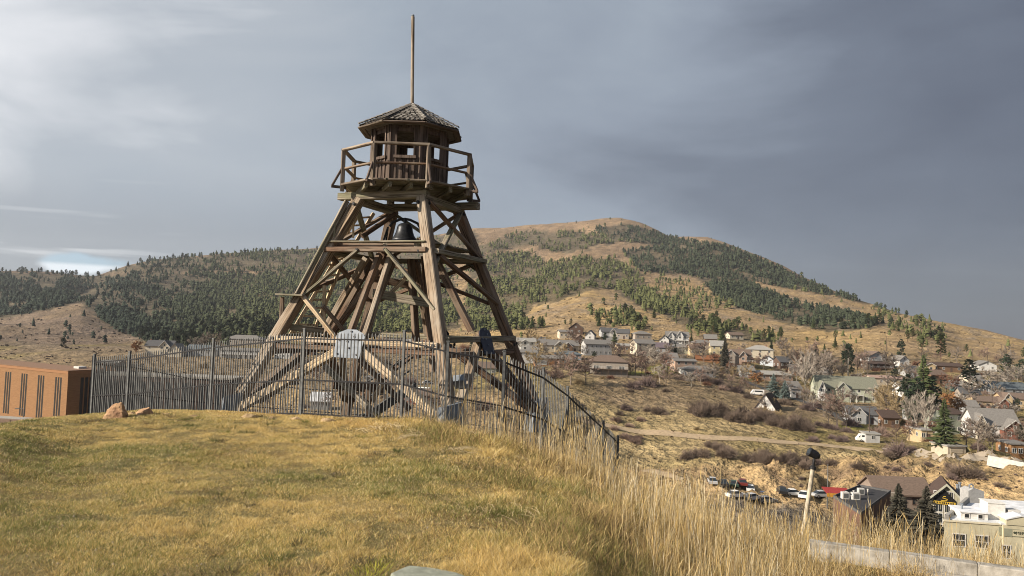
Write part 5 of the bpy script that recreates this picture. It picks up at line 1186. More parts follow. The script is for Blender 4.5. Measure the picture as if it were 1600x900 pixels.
for a in (('grey',300,552,26),('grey',322,548,30),('grey',338,545,26),('silver',312,545,22),('rust',212,556,24,'orange-brown leafy tree left of the cream twin-gabled house',1.3),('grey',430,556,26),('pinkish',452,560,24),('grey',480,550,28),('pinkish',598,545,30),('grey',628,552,26),('pinkish',662,560,36),('grey',560,560,30),
          ('grey',530,600,34),('pinkish',610,625,40),('grey',690,600,34),('grey',735,610,34),('pinkish',700,640,36),('grey',770,622,34),('pinkish',805,600,40),('grey',840,598,34),('pinkish',868,600,34),('pinkish',892,602,50,None,1.3),('pinkish',915,600,42,None,1.3),('grey',848,562,30),('tan',856,548,26),
          ('pinkish',905,548,24),('grey',965,560,22),('pinkish',992,588,46,None,1.2),('silver',1022,584,46),('pinkish',1038,586,36,None,1.2),('silver',1012,560,26),('pinkish',1008,590,36),('grey',1045,560,26),('pinkish',1083,556,26,None,1.3),('pinkish',1100,556,24,None,1.3),('red',1115,572,22,None,1.3),
          ('pinkish',1172,575,22,None,1.3),('red',1140,585,20,None,1.3),('grey',1222,560,34),('grey',1232,575,34),('pinkish',1243,572,30,None,1.2),('silver',1244,605,48),('birch',1258,622,72),('grey',1268,608,56,None,1.2),('grey',1282,600,56,None,1.2),('silver',1275,618,50),('grey',1292,594,44),('grey',1300,600,40),
          ('pinkish',1340,585,26),('grey',1316,596,30),('grey',1295,665,40),('pinkish',1308,668,56,None,1.3),('grey',1322,670,40,None,1.2),('grey',1355,590,24),('tan',1385,650,46,None,1.3),('tan',1400,655,44,None,1.3),('tan',1375,635,34,None,1.2),('birch',1418,672,50),('birch',1432,682,62),('birch',1447,690,78),
          ('silver',1440,640,36),('pinkish',1428,690,36,None,1.3),('red',1420,688,28,None,1.4),('rust',1478,650,38,'rust-orange leafy maple beside the dense pine',1.3),('rust',1496,655,36,'rust-orange leafy maple nearest the white-trimmed craftsman house',1.3),('red',1478,612,30,None,1.3),('red',1492,615,26,None,1.3),
          ('silver',1548,618,48,'big silvery willow spreading below the white-gabled hill house',1.3),('silver',1575,612,46,'silvery willow under the dark round pine',1.2),('silver',1590,606,40),('grey',1515,625,34,None,1.3),('grey',1500,640,28),('grey',1528,710,58,'large bare apple tree beside the beige flat garage',1.3),('grey',1550,708,44,None,1.2),('pinkish',1510,700,44,None,1.3),
          ('grey',1590,700,40),('pinkish',1575,700,32),('grey',1530,688,30),('grey',1420,600,30),('pinkish',1436,596,24),('grey',1520,640,26),('rust',1180,606,26,'rust-orange bushy tree left of the blue spruces',1.4),('grey',1190,640,20),('pinkish',1222,555,28),('tan',1205,640,20),('grey',1320,560,26),('grey',1335,575,24),('grey',1160,600,22),('pinkish',1128,600,22),
          ('silver',1458,668,40),('red',1455,686,30,None,1.4),('pinkish',1400,690,26,None,1.3)):
    tree(*a)
for a in (('spruce',1275,560,25),('dark pine',1325,588,50),('dark pine',1408,560,30),('pine',1470,562,38),('pine',1440,552,26),('pine',1305,533,16),('fir',1442,660,104,'tallest green pine standing in the middle of the right-hand town',1.25),('dark pine',1432,668,76),('dark pine',1418,650,64),('dark pine',1455,660,70),('fir',1475,702,80,'dense green pine beside the grey-green two-storey house',1.3),('dark pine',1515,612,50,None,1.3),('dark pine',1572,588,34,None,1.4),
          ('dark pine',1597,596,34,None,1.3),('brown spruce',1132,582,56,'tall thin brown-green spruce beside the narrow yellow house',.9),('blue spruce',1208,620,36,None,1.4),('blue spruce',1226,624,30,None,1.3),('spruce',1205,560,30),('fir',960,543,26,None,1.3),('fir',1080,540,20),('dark pine',945,540,20),('spruce',1325,560,20),('pine',1510,552,14),('dark pine',1590,640,18),('dark pine',1595,690,26),
          ('spruce',1055,560,24),('spruce',1412,612,22),('pine',892,512,14),('dark pine',1398,600,26),('fir',1128,545,34,None,1.2)):
    tree(*a)
tree('brown spruce', 1405, 848, 92, 'left of the two snowy dark spruces before the brown-roofed building', 1.45, p=Wp(1403,850,127))
tree('brown spruce', 1447, 856, 100, 'right of the two snowy dark spruces, in front of the gabled sign building', 1.5, p=Wp(1447,862,122))
def bush(kind, px, py, wpx, flat=1, group=None, label=None):
    ms = SH[kind]; p = hit(px, py); s = wpx*p.y/FPX/2
    o = link('bush', ms[int(px*3+py) % len(ms)], None, p-Vector((0,0,s*.08)), (0, 0, (px*2.3) % 6.28)); o.scale = (s, s, s*flat); tag(o, None, 'bush', group)
    if label: tag(o, label)
    else: reg(o, f'bare {kind} bush '+near(px, py), px)
    return o
rr = random.Random(5)
for k in range(30):     # the thick row between the field and the town
    t = k/29; x = 1088+t*176; y = 645+t*26+rr.uniform(-6,4); bush('dark brown', x, y, rr.uniform(24,38), rr.uniform(1.1,1.5), 'thick row of brown bushes', 'brown leafless bush in the thick row along the top of the field')
for k in range(9): bush('purple-brown', 1275+rr.uniform(-8,60), 668+rr.uniform(-6,22), rr.uniform(18,30), 1, 'bushes below the bungalow', 'purple-brown bush in the thicket below the grey gabled bungalow')
for k in range(14): x = 1150+rr.uniform(0,110); bush('dark brown', x, 712+(x-1150)*.09+rr.uniform(-6,8), rr.uniform(22,38), 1.1, 'bushes on the cliff edge', 'dark bush on the edge of the ochre bank')
for k in range(10): bush('dark brown', 1060+rr.uniform(0,85), 706+rr.uniform(-8,14), rr.uniform(18,34), 1.1, 'bushes left of the bank', 'dark bush at the lower left edge of the field')
for k in range(9): bush('pinkish', 950+rr.uniform(0,70), 672+rr.uniform(-16,30), rr.uniform(18,32), .9, 'bushes behind the tall grass', 'pinkish-brown bush behind the tall grass at the end of the fence')
for a in (('dark brown',1030,646,34),('dark brown',1012,642,20),('purple-brown',978,640,26),('dark brown',968,648,18),('purple-brown',1012,602,44),('purple-brown',990,606,34),('purple-brown',1405,710,56),('dark brown',1390,712,26),('purple-brown',1425,706,24),('tan',1090,672,14),
          ('dark brown',1040,612,16),('dark brown',985,612,16),('purple-brown',1120,600,30),('purple-brown',1100,596,28),('dark brown',1135,606,24),('purple-brown',1150,612,30),('dark brown',1170,622,24),('purple-brown',1240,610,34),('dark brown',1225,632,30),('purple-brown',1262,640,30),('rusty',1240,655,18),
          ('dark brown',1500,742,50),('dark brown',1524,746,40),('purple-brown',1488,748,24),('dark brown',1450,726,18),('dark brown',1340,735,26),('dark brown',1300,728,28),('purple-brown',1275,725,26),('dark brown',1560,760,20),('purple-brown',1400,735,16),('tan',1215,650,24),('tan',1192,645,30),
          ('rusty',1158,575,22),('rusty',1145,580,18),('pinkish',930,566,30),('pinkish',870,590,36),('purple-brown',845,585,30),('tan',905,600,24),('rusty',1430,680,30),('rusty',1450,690,26),('purple-brown',1330,665,36),('pinkish',1375,680,40),('dark brown',1480,728,14),('purple-brown',1530,700,30),('rusty',1540,640,24),('dark brown',1555,690,30),
          ('purple-brown',1345,612,24),('pinkish',1300,632,30),('purple-brown',1275,636,30),('dark brown',1345,560,18),('purple-brown',1430,612,40),('purple-brown',1500,598,26),('pinkish',1520,600,26),('purple-brown',700,625,40),('dark brown',560,625,36),('purple-brown',450,600,40),('pinkish',760,640,40),('dark brown',820,632,36),('purple-brown',640,600,34),('tan',350,590,26),('dark brown',400,575,30),('purple-brown',520,575,34),('dark brown',600,570,30),('tan',320,575,24)):
    bush(*a)
rr = random.Random(31)
_k = []
for n in range(2200):
    px = rr.uniform(800, 1600); t = (px-800)/800; py = rr.uniform(538+t*30, 572+t*120)
    if any(abs(px-a) < 9 and abs(py-b) < 7 for a, b in _k): continue
    if any(abs(px-h[0]) < 13 and -12 < py-h[1] < 2 for h in HOUSES): continue
    if 900 < px < 1180 and py > 592+(px-900)*.08: continue
    _k.append((px, py))
    if len(_k) > 235: break
for i, (px, py) in enumerate(_k):
    if i % 2 == 0: tree(rr.choice(('pinkish','grey','tan','silver','grey','pinkish')), px, py, rr.uniform(18, 32), None, 1.3)
    elif i % 17 == 1: tree(rr.choice(('dark pine','fir')), px, py, rr.uniform(16, 28), None, 1.2)
    else: bush(rr.choice(('dark brown','purple-brown','pinkish','rusty','tan','dark brown')), px, py, rr.uniform(9, 22), 1)
rr = random.Random(77)
for n in range(48):
    px, py = rr.uniform(380, 850), rr.uniform(548, 655)
    if any(abs(px-h[0]) < 12 and -12 < py-h[1] < 2 for h in HOUSES): continue
    if n % 3 == 0: tree(rr.choice(('pinkish','grey','silver','grey')), px, py, rr.uniform(24, 44), None, 1.3)
    else: bush(rr.choice(('dark brown','purple-brown','pinkish','rusty','tan')), px, py, rr.uniform(14, 34), 1)
rr = random.Random(8)
for k in range(26):
    px, py = rr.uniform(840,1240), rr.uniform(596,690)
    if py > 640+(px-1085)*.14 and px > 1085 or py < 600+max(0,(960-px))*.4: continue
    bush(rr.choice(('dark brown','tan','purple-brown')), px, py, rr.uniform(5,11), .7, 'low scrub on the field', 'low dry scrub bush scattered on the grassy field')
for k in range(24):
    px = rr.uniform(1210,1600); py = rr.uniform(725,775) + max(0, (px-1450))*.12
    bush(rr.choice(('dark brown','purple-brown')), px, py, rr.uniform(6,13), .8, 'scrub on the bank', 'small dark scrub bush clinging to the ochre bank')
# far slopes: brush dots on the bare left slope and forest on the mountain
def far_points(n, seed, poly_d, y0=340, y1=575, x0=-60, x1=1660):
    r = np.random.default_rng(seed); out = []
    px = r.uniform(x0, x1, n); py = r.uniform(y0, y1, n); d = np.full(n, poly_d)
    return px, py, d
def hit_np(px, py):
    dirx = CF.x*FPX+CR.x*(px-800)+CU.x*(450-py); diry = CF.y*FPX+CR.y*(px-800)+CU.y*(450-py); dirz = CF.z*FPX+CR.z*(px-800)+CU.z*(450-py)
    u = dirx/diry; e = dirz/diry; i = np.clip(((u-UG[0])/(UG[1]-UG[0])).astype(int), 0, NU-1); Y = np.zeros(len(u)); ok = np.zeros(len(u), bool)
    for k in range(len(u)):
        row = EMAX[i[k]]; j = int(np.searchsorted(row, e[k]))
        if 0 < j < NY: a, b = row[j-1], row[j]; t = (e[k]-a)/(b-a) if b > a else 1; Y[k] = YG[j-1]+(YG[j]-YG[j-1])*t; ok[k] = True
    return u*Y, Y, ok
def forest():
    r = np.random.default_rng(12); N = 133000
    px = r.uniform(-520, 1660, N); py = r.uniform(335, 580, N)
    dens = np.full(N, .010)
    cl = fbm(px/26, py/9, 3, 41)*2; cl2 = fbm(px/90, py/25, 3, 43)*2
    for poly, d in FOREST: dens = np.maximum(dens, np.where(inpoly(px+cl*14, py+cl*4, poly), d*np.clip(.66+cl*1.9+cl2*1.1, .04, 1.25), 0))
    keep = r.random(N) < dens*.75; px, py = px[keep], py[keep]
    x, y, ok = hit_np(px, py); ok &= (y > 430) & (y < 2450); x, y, px, py = x[ok], y[ok], px[ok], py[ok]
    # not among the houses
    hp = np.array([(h[0], h[1]) for h in HOUSES]); dd = np.min((px[:, None]-hp[None, :, 0])**2+((py[:, None]-hp[None, :, 1])*1.5)**2, axis=1); ok = dd > 500; x, y, px, py = x[ok], y[ok], px[ok], py[ok]
    z = Hnp(x, y); h = (4+8.5*r.random(len(x))**1.3)*np.interp(y, [400, 700, 1500, 2400], [.62, .85, 1.0, 1.1]); big = h/y
    order = np.argsort(-big); near_i = order[:226]; far_i = order[226:]
    protos = [CK['fir'][0], CK['pine'][0], CK['pine'][1], CK['dark pine'][0], CK['fir'][1]]
    for i in near_i:
        q = 3 if px[i] < 520 else int(r.integers(0, 5)); tr, cw = protos[q]
        root = empty('pine_tree', (x[i], y[i], z[i]), float(r.uniform(0, 6)), 'small green conifer among the scattered pines on the far hillside', 'tree', 'pines scattered over the far hillside')
        root.scale = (h[i]*1.15, h[i]*1.15, h[i]); link('trunk', tr, root); link('crown', cw, root)
    # the rest as one mass of small ragged conifers
    n = len(far_i); ns, tiers = 7, 3; Vs = []; Fs = []; Cs = []
    X, Y_, Z, Hh = x[far_i], y[far_i], z[far_i], h[far_i]; w = Hh*r.uniform(.22, .36, n)
    tone = r.uniform(.55, 1.35, n); cloud_shade = np.clip((600-px[far_i])/400, 0, 1)  # weight that darkens the left-hand needles to paint in cloud shade
    sunny = np.array([.085, .092, .038]); dark = np.array([.024, .034, .026]); base = sunny[None]*(1-cloud_shade[:, None]*.95)+dark[None]*(cloud_shade[:, None]*.95)
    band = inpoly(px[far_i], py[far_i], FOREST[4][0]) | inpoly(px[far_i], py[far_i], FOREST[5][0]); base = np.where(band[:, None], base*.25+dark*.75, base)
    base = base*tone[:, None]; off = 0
    rnd = (r.random(n) < .6)
    w = np.where(rnd, w*1.12, w)
    for t in range(tiers):
        zb = .08+.27*t; zt = min(1.0, zb+.52); rad = w*np.where(rnd, (.75, 1.05, .85)[t], 1-.27*t)
        a = r.uniform(0, 6.28, n)
        ring = np.zeros((n, ns+1, 3)); 
        for k in range(ns):
            rk = rad*r.uniform(.55, 1.2, n); ang = a+k*2*pi/ns
            ring[:, k, 0] = X+np.cos(ang)*rk; ring[:, k, 1] = Y_+np.sin(ang)*rk; ring[:, k, 2] = Z+Hh*(zb+np.where(rnd, .06, 0)+r.uniform(-.07, .07, n))
        ring[:, ns, 0] = X+r.normal(0, .03, n)*w; ring[:, ns, 1] = Y_; ring[:, ns, 2] = Z+Hh*np.where(rnd, min(.93, zt-.06), zt)
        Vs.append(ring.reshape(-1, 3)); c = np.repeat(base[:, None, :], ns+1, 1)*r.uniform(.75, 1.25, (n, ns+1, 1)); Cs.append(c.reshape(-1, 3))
        idx = off+np.arange(n)[:, None]*(ns+1)
        for k in range(ns): Fs.append(np.stack([idx[:, 0]+k, idx[:, 0]+(k+1) % ns, idx[:, 0]+ns], -1))
        off += n*(ns+1)
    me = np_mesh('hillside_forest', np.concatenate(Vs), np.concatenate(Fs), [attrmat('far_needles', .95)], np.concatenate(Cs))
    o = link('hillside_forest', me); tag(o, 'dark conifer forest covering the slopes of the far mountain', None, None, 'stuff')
    # brush: low dark tufts on bare slopes
    N = 31000; px = r.uniform(-460, 1760, N); py = r.uniform(350, 760, N); d = np.where((px < 300) & (py > 440), .6, .30)
    d = np.where(px > 1150, .2, d); d = np.where(py > 600, .30, d); k = r.random(N) < d*np.clip(.6+fbm(px/30, py/8, 3, 60)*3, 0, 1); px, py = px[k], py[k]
    x, y, ok = hit_np(px, py); ok &= (y > 160) & (y < 2300); x, y, px = x[ok], y[ok], px[ok]; z = Hnp(x, y); n = len(x); s = r.uniform(.5, 1.9, n)*np.interp(y, [160, 300, 450, 1500], [.28, .4, .75, 1.6]); Vs = []; Fs = []; Cs = []
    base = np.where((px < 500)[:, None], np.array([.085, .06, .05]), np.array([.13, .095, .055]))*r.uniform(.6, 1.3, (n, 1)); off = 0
    for t in range(5):
        V = np.zeros((n, 3, 3)); a = r.uniform(0, 6.28, n); cx_ = x+r.uniform(-.6, .6, n)*s*1.3; cy_ = y+r.uniform(-.5, .5, n)*s
        for q in range(2): V[:, q, 0] = cx_+np.cos(a+q*pi)*s*.7; V[:, q, 1] = cy_+np.sin(a+q*pi)*s*.7; V[:, q, 2] = Hnp(V[:, q, 0], V[:, q, 1])-.1
        V[:, 2, 0] = cx_+r.uniform(-.3, .3, n)*s; V[:, 2, 1] = cy_+r.uniform(-.3, .3, n)*s; V[:, 2, 2] = z+s*r.uniform(.5, .9, n)
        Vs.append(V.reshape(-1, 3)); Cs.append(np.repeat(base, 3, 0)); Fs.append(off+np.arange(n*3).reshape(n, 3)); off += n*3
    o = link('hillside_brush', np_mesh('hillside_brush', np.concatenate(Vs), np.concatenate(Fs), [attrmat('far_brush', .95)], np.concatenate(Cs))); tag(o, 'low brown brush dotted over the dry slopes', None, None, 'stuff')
forest()
rr = random.Random(14)
for k in range(74):
    px = rr.uniform(-20, 500) if k < 56 else rr.uniform(985, 1420)
    sy = float(np.interp(px, [0,50,100,150,170,200,240,300,400,480,985,1060,1150,1250,1350,1420], [424,422,427,431,424,414,406,401,394,390,351,374,388,431,472,492]))
    p = hit(px, sy+rr.uniform(1.5, 5)); h = rr.uniform(8, 15)*(1 if px < 900 else .75); tr, cw = rr.choice([CK['pine'][0], CK['dark pine'][0], CK['pine'][2], CK['spruce'][0], CK['dark pine'][1]])
    root = empty('pine_tree', p, rr.uniform(0, 6), 'dark ragged pine standing on the skyline of the far ridge', 'tree', 'pines along the skyline'); root.scale = (h*1.25, h*1.25, h); link('trunk', tr, root); link('crown', cw, root)
# unique wording where two plants would read alike
from collections import defaultdict
gr = defaultdict(list)
for o, b, px in REG: gr[b].append((px, o))
for b, L in gr.items():
    L.sort(key=lambda q: q[0])
    for k, (px, o) in enumerate(L):
        o['label'] = b if len(L) == 1 else (('leftmost ' if k == 0 else 'rightmost ' if k == len(L)-1 else ORD[min(k, 11)]+' from left, ')+b)
# ------------------------------------------------------------------ foreground: rocks, ledge, lamp post, stone
def rock(label, px, py, Y, sx, sy, sz, mat, seed, rz=0, name='boulder', sink=.25, cat='rock', group=None):
    p = Wp(px, py, Y); p.z = H(p.x, p.y); rr = random.Random(seed); import bmesh
    bm = bmesh.new(); bmesh.ops.create_icosphere(bm, subdivisions=4 if sz > .1 else 3, radius=1)
    cuts = [(Vector((rr.gauss(0,1), rr.gauss(0,1), abs(rr.gauss(.1,.5)))).normalized(), rr.uniform(.42,.8)) for _ in range(16)]
    for v in bm.verts:
        for n_, d_ in cuts:
            e = v.co.dot(n_)-d_
            if e > 0: v.co -= n_*e*.92
        k = float(fbm(np.array([v.co.x*2.5+seed+v.co.z*2]), np.array([v.co.y*2.5+v.co.z*3]), 4, seed)[0])
        v.co *= 1+k*.5
        t = max(0, v.co.z); v.co.x *= 1-.35*t; v.co.y *= 1-.35*t
        v.co = Vector((v.co.x*sx*1.25, v.co.y*sy*1.25, v.co.z*sz*1.35))
    me = bpy.data.meshes.new(name); bm.to_mesh(me); bm.free(); me.materials.append(mat)
    o = link(name, me, None, p+Vector((0,0,sz*(1-sink)*.6)), (0,0,rz)); return tag(o, label, cat, group)
SOILM = M('pale_soil', (.42,.31,.18), (.22,.15,.08), 12, .95, .9)
ROCKM = M('ochre_sandstone', (.46,.30,.17), (.26,.15,.09), 5, .92, .8); SLAB = M('grey_green_slate', (.30,.32,.26), (.19,.20,.16), 9, .85, .6)
rock('large ochre boulder at the left end of the fence', 184, 659, 11.3, .19, .18, .14, ROCKM, 3)
rock('smaller sloping ochre rock right of the large boulder', 227, 658, 11.6, .15, .14, .075, ROCKM, 5)
for k, (px, s) in enumerate(((262,.05),(300,.04),(345,.04),(388,.08),(425,.05),(462,.07),(512,.09),(548,.05),(206,.04))):
    rock('small clod of pale soil on the crest of the lawn', px, 657, 11.7, s*1.9, s, s*.5, SOILM, 20+k, 0, 'soil_clod', .3, 'clod', 'clods of soil along the crest of the lawn')
p = Wp(662, 893, 4.72); mb = MB()
pl = [(-.20,-.10),(-.13,.05),(-.10,.10),(.05,.085),(.20,.02),(.30,-.08),(.25,-.25),(-.15,-.22)]
mb.prism(pl, -.08, .035); n = len(pl)
o = mb.build('stone_slab', SLAB, None, (p.x, p.y, H(p.x, p.y)+.0), (radians(-3), radians(3), .05)); tag(o, 'flat grey-green stone slab half sunk in the lawn at the bottom edge', 'stone')
bv = o.modifiers.new('bevel', 'BEVEL'); bv.width = .015; bv.segments = 3
# concrete ledge at the lower right
a, b = Wp(1264, 846, 9.5), Wp(1680, 903, 8.3); d = (b-a); an = math.atan2(d.y, d.x); L = Vector((d.x, d.y, 0)).length; sl = d.z/L
ld = empty('concrete_ledge', a, an, 'long pale concrete ledge crossing the dry grass at the lower right', 'wall')
segs = 3
for k in range(segs):
    x0, x1 = L*k/segs+.002, L*(k+1)/segs-.002
    mb = MB(); e = .012*(k % 2)
    for_ = [(x0,-.0,x0*sl),(x1,0,x1*sl),(x1,.15,x1*sl),(x0,.15,x0*sl)]
    vs = [(x,y,z-.55) for x,y,z in for_]+[(x,y+e*.3,z+e*.2) for x,y,z in for_]
    mb.add(vs, [(4,5,6,7),(0,1,5,4),(1,2,6,5),(2,3,7,6),(3,0,4,7)]); o = mb.build('ledge_block', CONC, ld); bv = o.modifiers.new('bevel', 'BEVEL'); bv.width = .012; bv.segments = 2
mb = MB(); vs = [(L*.32,-.16,L*.32*sl-.14),(L,-.16,L*sl-.14),(L,-.002,L*sl-.14),(L*.32,-.002,L*.32*sl-.14)]
mb.add([(x,y,z-.5) for x,y,z in vs]+vs, [(4,5,6,7),(0,1,5,4),(3,0,4,7)]); mb.build('lower_step', CONC, ld)
# pale leaning lamp post
p0, p1 = Wp(1256, 826, 12.2), Wp(1270, 733, 12.2); dd = (p1-p0).normalized(); base = p0-dd*1.6
lpz = empty('lamp_post', (base.x, base.y, H(base.x, base.y)-.1), 0, 'leaning off-white pipe lamp post with black spotlight head in the tall grass', 'lamp post')
B = lpz.location.copy(); base = p0-dd*((p0.z-B.z)/dd.z)
MB().tube([base-B, p1-B], .034, 12).build('pole', M('weathered_white_pipe', (.46,.42,.34), (.30,.26,.20), 12, .7), lpz)
MB().tube([p1-B, p1-B+dd*.04, p1-B+dd*.06, p1-B+dd*.24], [.052,.05,.022,.02], 10).build('neck', IRONK, lpz)
hd = p1+dd*.24-B
MB().tube([hd+Vector((-.10,.0,.045)), hd+Vector((-.07,.0,.03)), hd+Vector((.03,0,-.02)), hd+Vector((.07,0,-.04))], [.075,.07,.065,.035], 12).build('lamp_head', IRONK, lpz)
MB().tube([hd+Vector((-.101,.0,.046)), hd+Vector((-.104,.0,.047))], [.062,.062], 12).build('lens', GLASS, lpz)
# ------------------------------------------------------------------ grass
def screen_boundary(Y): return np.interp(Y, [4.5,5.5,6.5,8,9.5,11,12,13.5,16,26], [1010,960,925,890,840,735,690,680,670,660])
def short_grass():
    r = np.random.default_rng(3); N = 1450000
    Y = 3.9*(15.5/3.9)**r.random(N); px = r.uniform(-200, 1250, N); u = (px-800)/1160*1.02; X = u*Y
    b = screen_boundary(Y)+fbm(X*1.2, Y*1.2, 3, 8)*160; k = px < b+200*r.random(N)**2; X, Y, px, b = X[k], Y[k], px[k], b[k]; N = len(X)
    rough = np.clip((px-b+360)/360, 0, 1)*np.clip((px-480)/200, 0, 1)
    n2 = fbm(X/.22, Y/.22, 3, 6)*2; n3 = fbm(X/.8, Y/.6, 4, 66)*2
    k = r.random(N) < np.clip(.72+n2*1.3+n3*.4, .30, 1); X, Y, px, rough, n2, n3 = [a[k] for a in (X, Y, px, rough, n2, n3)]; N = len(X)
    n1 = fbm(X/1.1, Y/.9, 4, 5)*2
    h = r.uniform(.010, .026, N)*(1+.9*np.clip(n2*2, 0, 1))*(1+rough*np.clip(n3*3+.6, 0, 3)*r.uniform(.3, 2.2, N)); w = r.uniform(.0013, .0028, N)*np.clip(Y/6, .8, 2.0)
    Z = Hnp(X, Y)-.003; a = r.uniform(-1, 1, N); lean = r.uniform(.1, 1.7, N)*h; la = r.uniform(0, 2*pi, N)
    V = np.zeros((N, 3, 3)); ca, sa = np.cos(a), np.sin(a); cl, sl = np.cos(la), np.sin(la)
    V[:, 0] = np.stack([X-ca*w, Y-sa*w, Z], -1); V[:, 1] = np.stack([X+ca*w, Y+sa*w, Z], -1)
    V[:, 2] = np.stack([X+cl*lean, Y+sl*lean, Z+h*r.uniform(.75, 1.05, N)], -1)
    gold = np.array([.68,.51,.20]); strawc = np.array([.80,.67,.38]); grn = np.array([.22,.235,.07]); brn = np.array([.26,.17,.09])
    t = np.clip(.13+n1*.9+fbm(X/3.4, Y/2.0, 3, 55)*2.4+rough*.22+np.clip((7.0-Y)/9, 0, .3), 0.02, .95)
    C = np.where((r.random(N) < t)[:, None], grn, gold); C = np.where((r.random(N) < .20)[:, None], strawc, C)
    orange = np.clip(fbm(X/2.2+4, Y/1.6, 3, 57)*2, 0, .5); C = C*(1+orange[:, None]*np.array([.06,-.06,-.15]))
    C = np.where((r.random(N) < .08+.5*np.clip(-n3-.05, 0, 1))[:, None], brn, C); C = C*r.uniform(.5, 1.3, (N, 1))*(1-.35*np.clip(-n2*2, 0, 1)[:, None])
    F = np.arange(N*3).reshape(N, 3)
    o = link('short_grass', np_mesh('short_grass', V.reshape(-1, 3), F, [BLADEM], np.repeat(C, 3, 0))); tag(o, 'short dry yellow-green grass of the lawn', None, None, 'stuff')
def tall_grass():
    r = np.random.default_rng(4); N = 88000
    Y = 4.3*(24/4.3)**(r.random(N)**.85); px = r.uniform(640, 1720, N); u = (px-800)/1160*1.02; X = u*Y
    b = screen_boundary(Y)+fbm(X*1.3, Y*1.3, 3, 9)*110
    dn = np.clip((px-b+40)/190, 0, 1)**1.3; cl = fbm(X/.45, Y/.45, 3, 14)*2; dn = dn*np.clip(.55+cl*1.9, .05, 1)
    dn = np.where(Y > 13.5, dn*.8, dn); dn = dn*np.interp(px, [700, 900, 960, 1040], [.30, .42, .62, .85]); dn = np.where(Y > 9.5, dn*.75, dn)
    # keep the ledge and the strip before it fairly open
    led = (px > 1255) & (Y > 9.0) & (Y < 10.0); dn = np.where(led, dn*.08, dn); dn = np.where((px > 1255) & (Y <= 9.0) & (Y > 7.8), dn*.6, dn)
    k = r.random(N) < dn; X, Y, px, b, cl = X[k], Y[k], px[k], b[k], cl[k]; N = len(X)
    h = r.uniform(.35, .82, N)*(.42+.62*np.clip((px-b)/230, 0, 1))*(1+cl*.35)
    h = np.where((px > 1180) & (Y < 8.6), h*np.interp(px, [1180,1330], [1,.42]), h); h = np.where(Y > 13, h*.9, h); h = h*np.where(Y > 9.6, np.interp(px, [940, 1040, 1200, 1300, 1450, 1600], [1, .92, .95, 1.08, .80, .70]), np.interp(px, [940, 1040, 1200, 1300], [1, .92, .86, .78])); h = h*r.uniform(.6, 1.15, N); h = np.where((px < 960) & (Y > 10) & (Y < 18), r.uniform(.35, .9, N), h); h = h*np.where((px>950)&(px<1300)&(Y>8.5), .85, 1)
    Z = Hnp(X, Y)-.02; NS = 6; la = r.uniform(-pi, pi, N)*.8+.2; ln = np.abs(r.normal(.08, .16, N))*h+.01; flat = r.random(N) < np.where(px < b+200, .22, .07); ln = np.where(flat, h*r.uniform(.6, 1.1, N), ln)
    w = r.uniform(.0009, .0018, N)*np.clip(Y/8, .75, 1.7); a = r.uniform(-.6, .6, N)
    head = r.random(N) < .5
    V = np.zeros((N, NS*2, 3)); ts = np.array([0, .35, .68, .84, .92, 1.0])
    for i, t in enumerate(ts):
        wt = w*(1-.35*t)*(np.where(head, 2.6 if i == 4 else (1.9 if i == 3 else 1), 1)); wt = wt if i < 5 else w*.3
        bx = X+np.cos(la)*ln*t**1.9; by = Y+np.sin(la)*ln*t**1.9; bz = Z+h*t*np.where(flat, (1-.55*t), 1)
        V[:, 2*i] = np.stack([bx-np.cos(a)*wt, by-np.sin(a)*wt, bz], -1); V[:, 2*i+1] = np.stack([bx+np.cos(a)*wt, by+np.sin(a)*wt, bz], -1)
    straw = np.array([.72,.57,.31]); gold = np.array([.60,.43,.18]); pale = np.array([.78,.69,.50]); brn = np.array([.24,.165,.09]); p = r.random(N)
    C = np.where((p < .5)[:, None], straw, gold); C = np.where((p > .8)[:, None], pale, C); C = np.where((r.random(N) < .14)[:, None], brn, C); C = C*r.uniform(.7, 1.15, (N, 1))
    behind = np.clip((Y-13)/4, 0, 1)[:, None]*.6; C = C*(1-behind)+pale*.75*behind
    idx = np.arange(N)*NS*2; F = np.concatenate([np.stack([idx+2*i, idx+2*i+1, idx+2*i+3, idx+2*i+2], -1) for i in range(NS-1)])
    o = link('tall_dry_grass', np_mesh('tall_dry_grass', V.reshape(-1, 3), F, [BLADEM], np.repeat(C, NS*2, 0))); tag(o, 'tall dry golden grass with seed heads on the slope right of the lawn', None, None, 'stuff')
    # leafy tussocks at the feet of the stalks
    N = 190000; Y = 4.3*(16/4.3)**r.random(N); px = r.uniform(600, 1720, N); u = (px-800)/1160*1.02; X = u*Y; b = screen_boundary(Y)+fbm(X*1.3, Y*1.3, 3, 9)*150-190
    cl = fbm(X/.45, Y/.45, 3, 14)*2; k = r.random(N) < np.clip((px-b)/120, 0, 1)*np.clip(.6+cl*1.3, .15, 1); X, Y, px, cl, b = X[k], Y[k], px[k], cl[k], b[k]; N = len(X)
    h = r.uniform(.05, .26, N)*np.clip((px-b)/300+.3, .3, 1)*np.clip(.8+cl*1.4, .4, 1.6); Z = Hnp(X, Y)-.01; la = r.uniform(0, 2*pi, N); ln = h*r.uniform(.3, 1.3, N); w = r.uniform(.0012, .0025, N)*np.clip(Y/8, .75, 1.6); a = r.uniform(-1, 1, N); V = np.zeros((N, 5, 3))
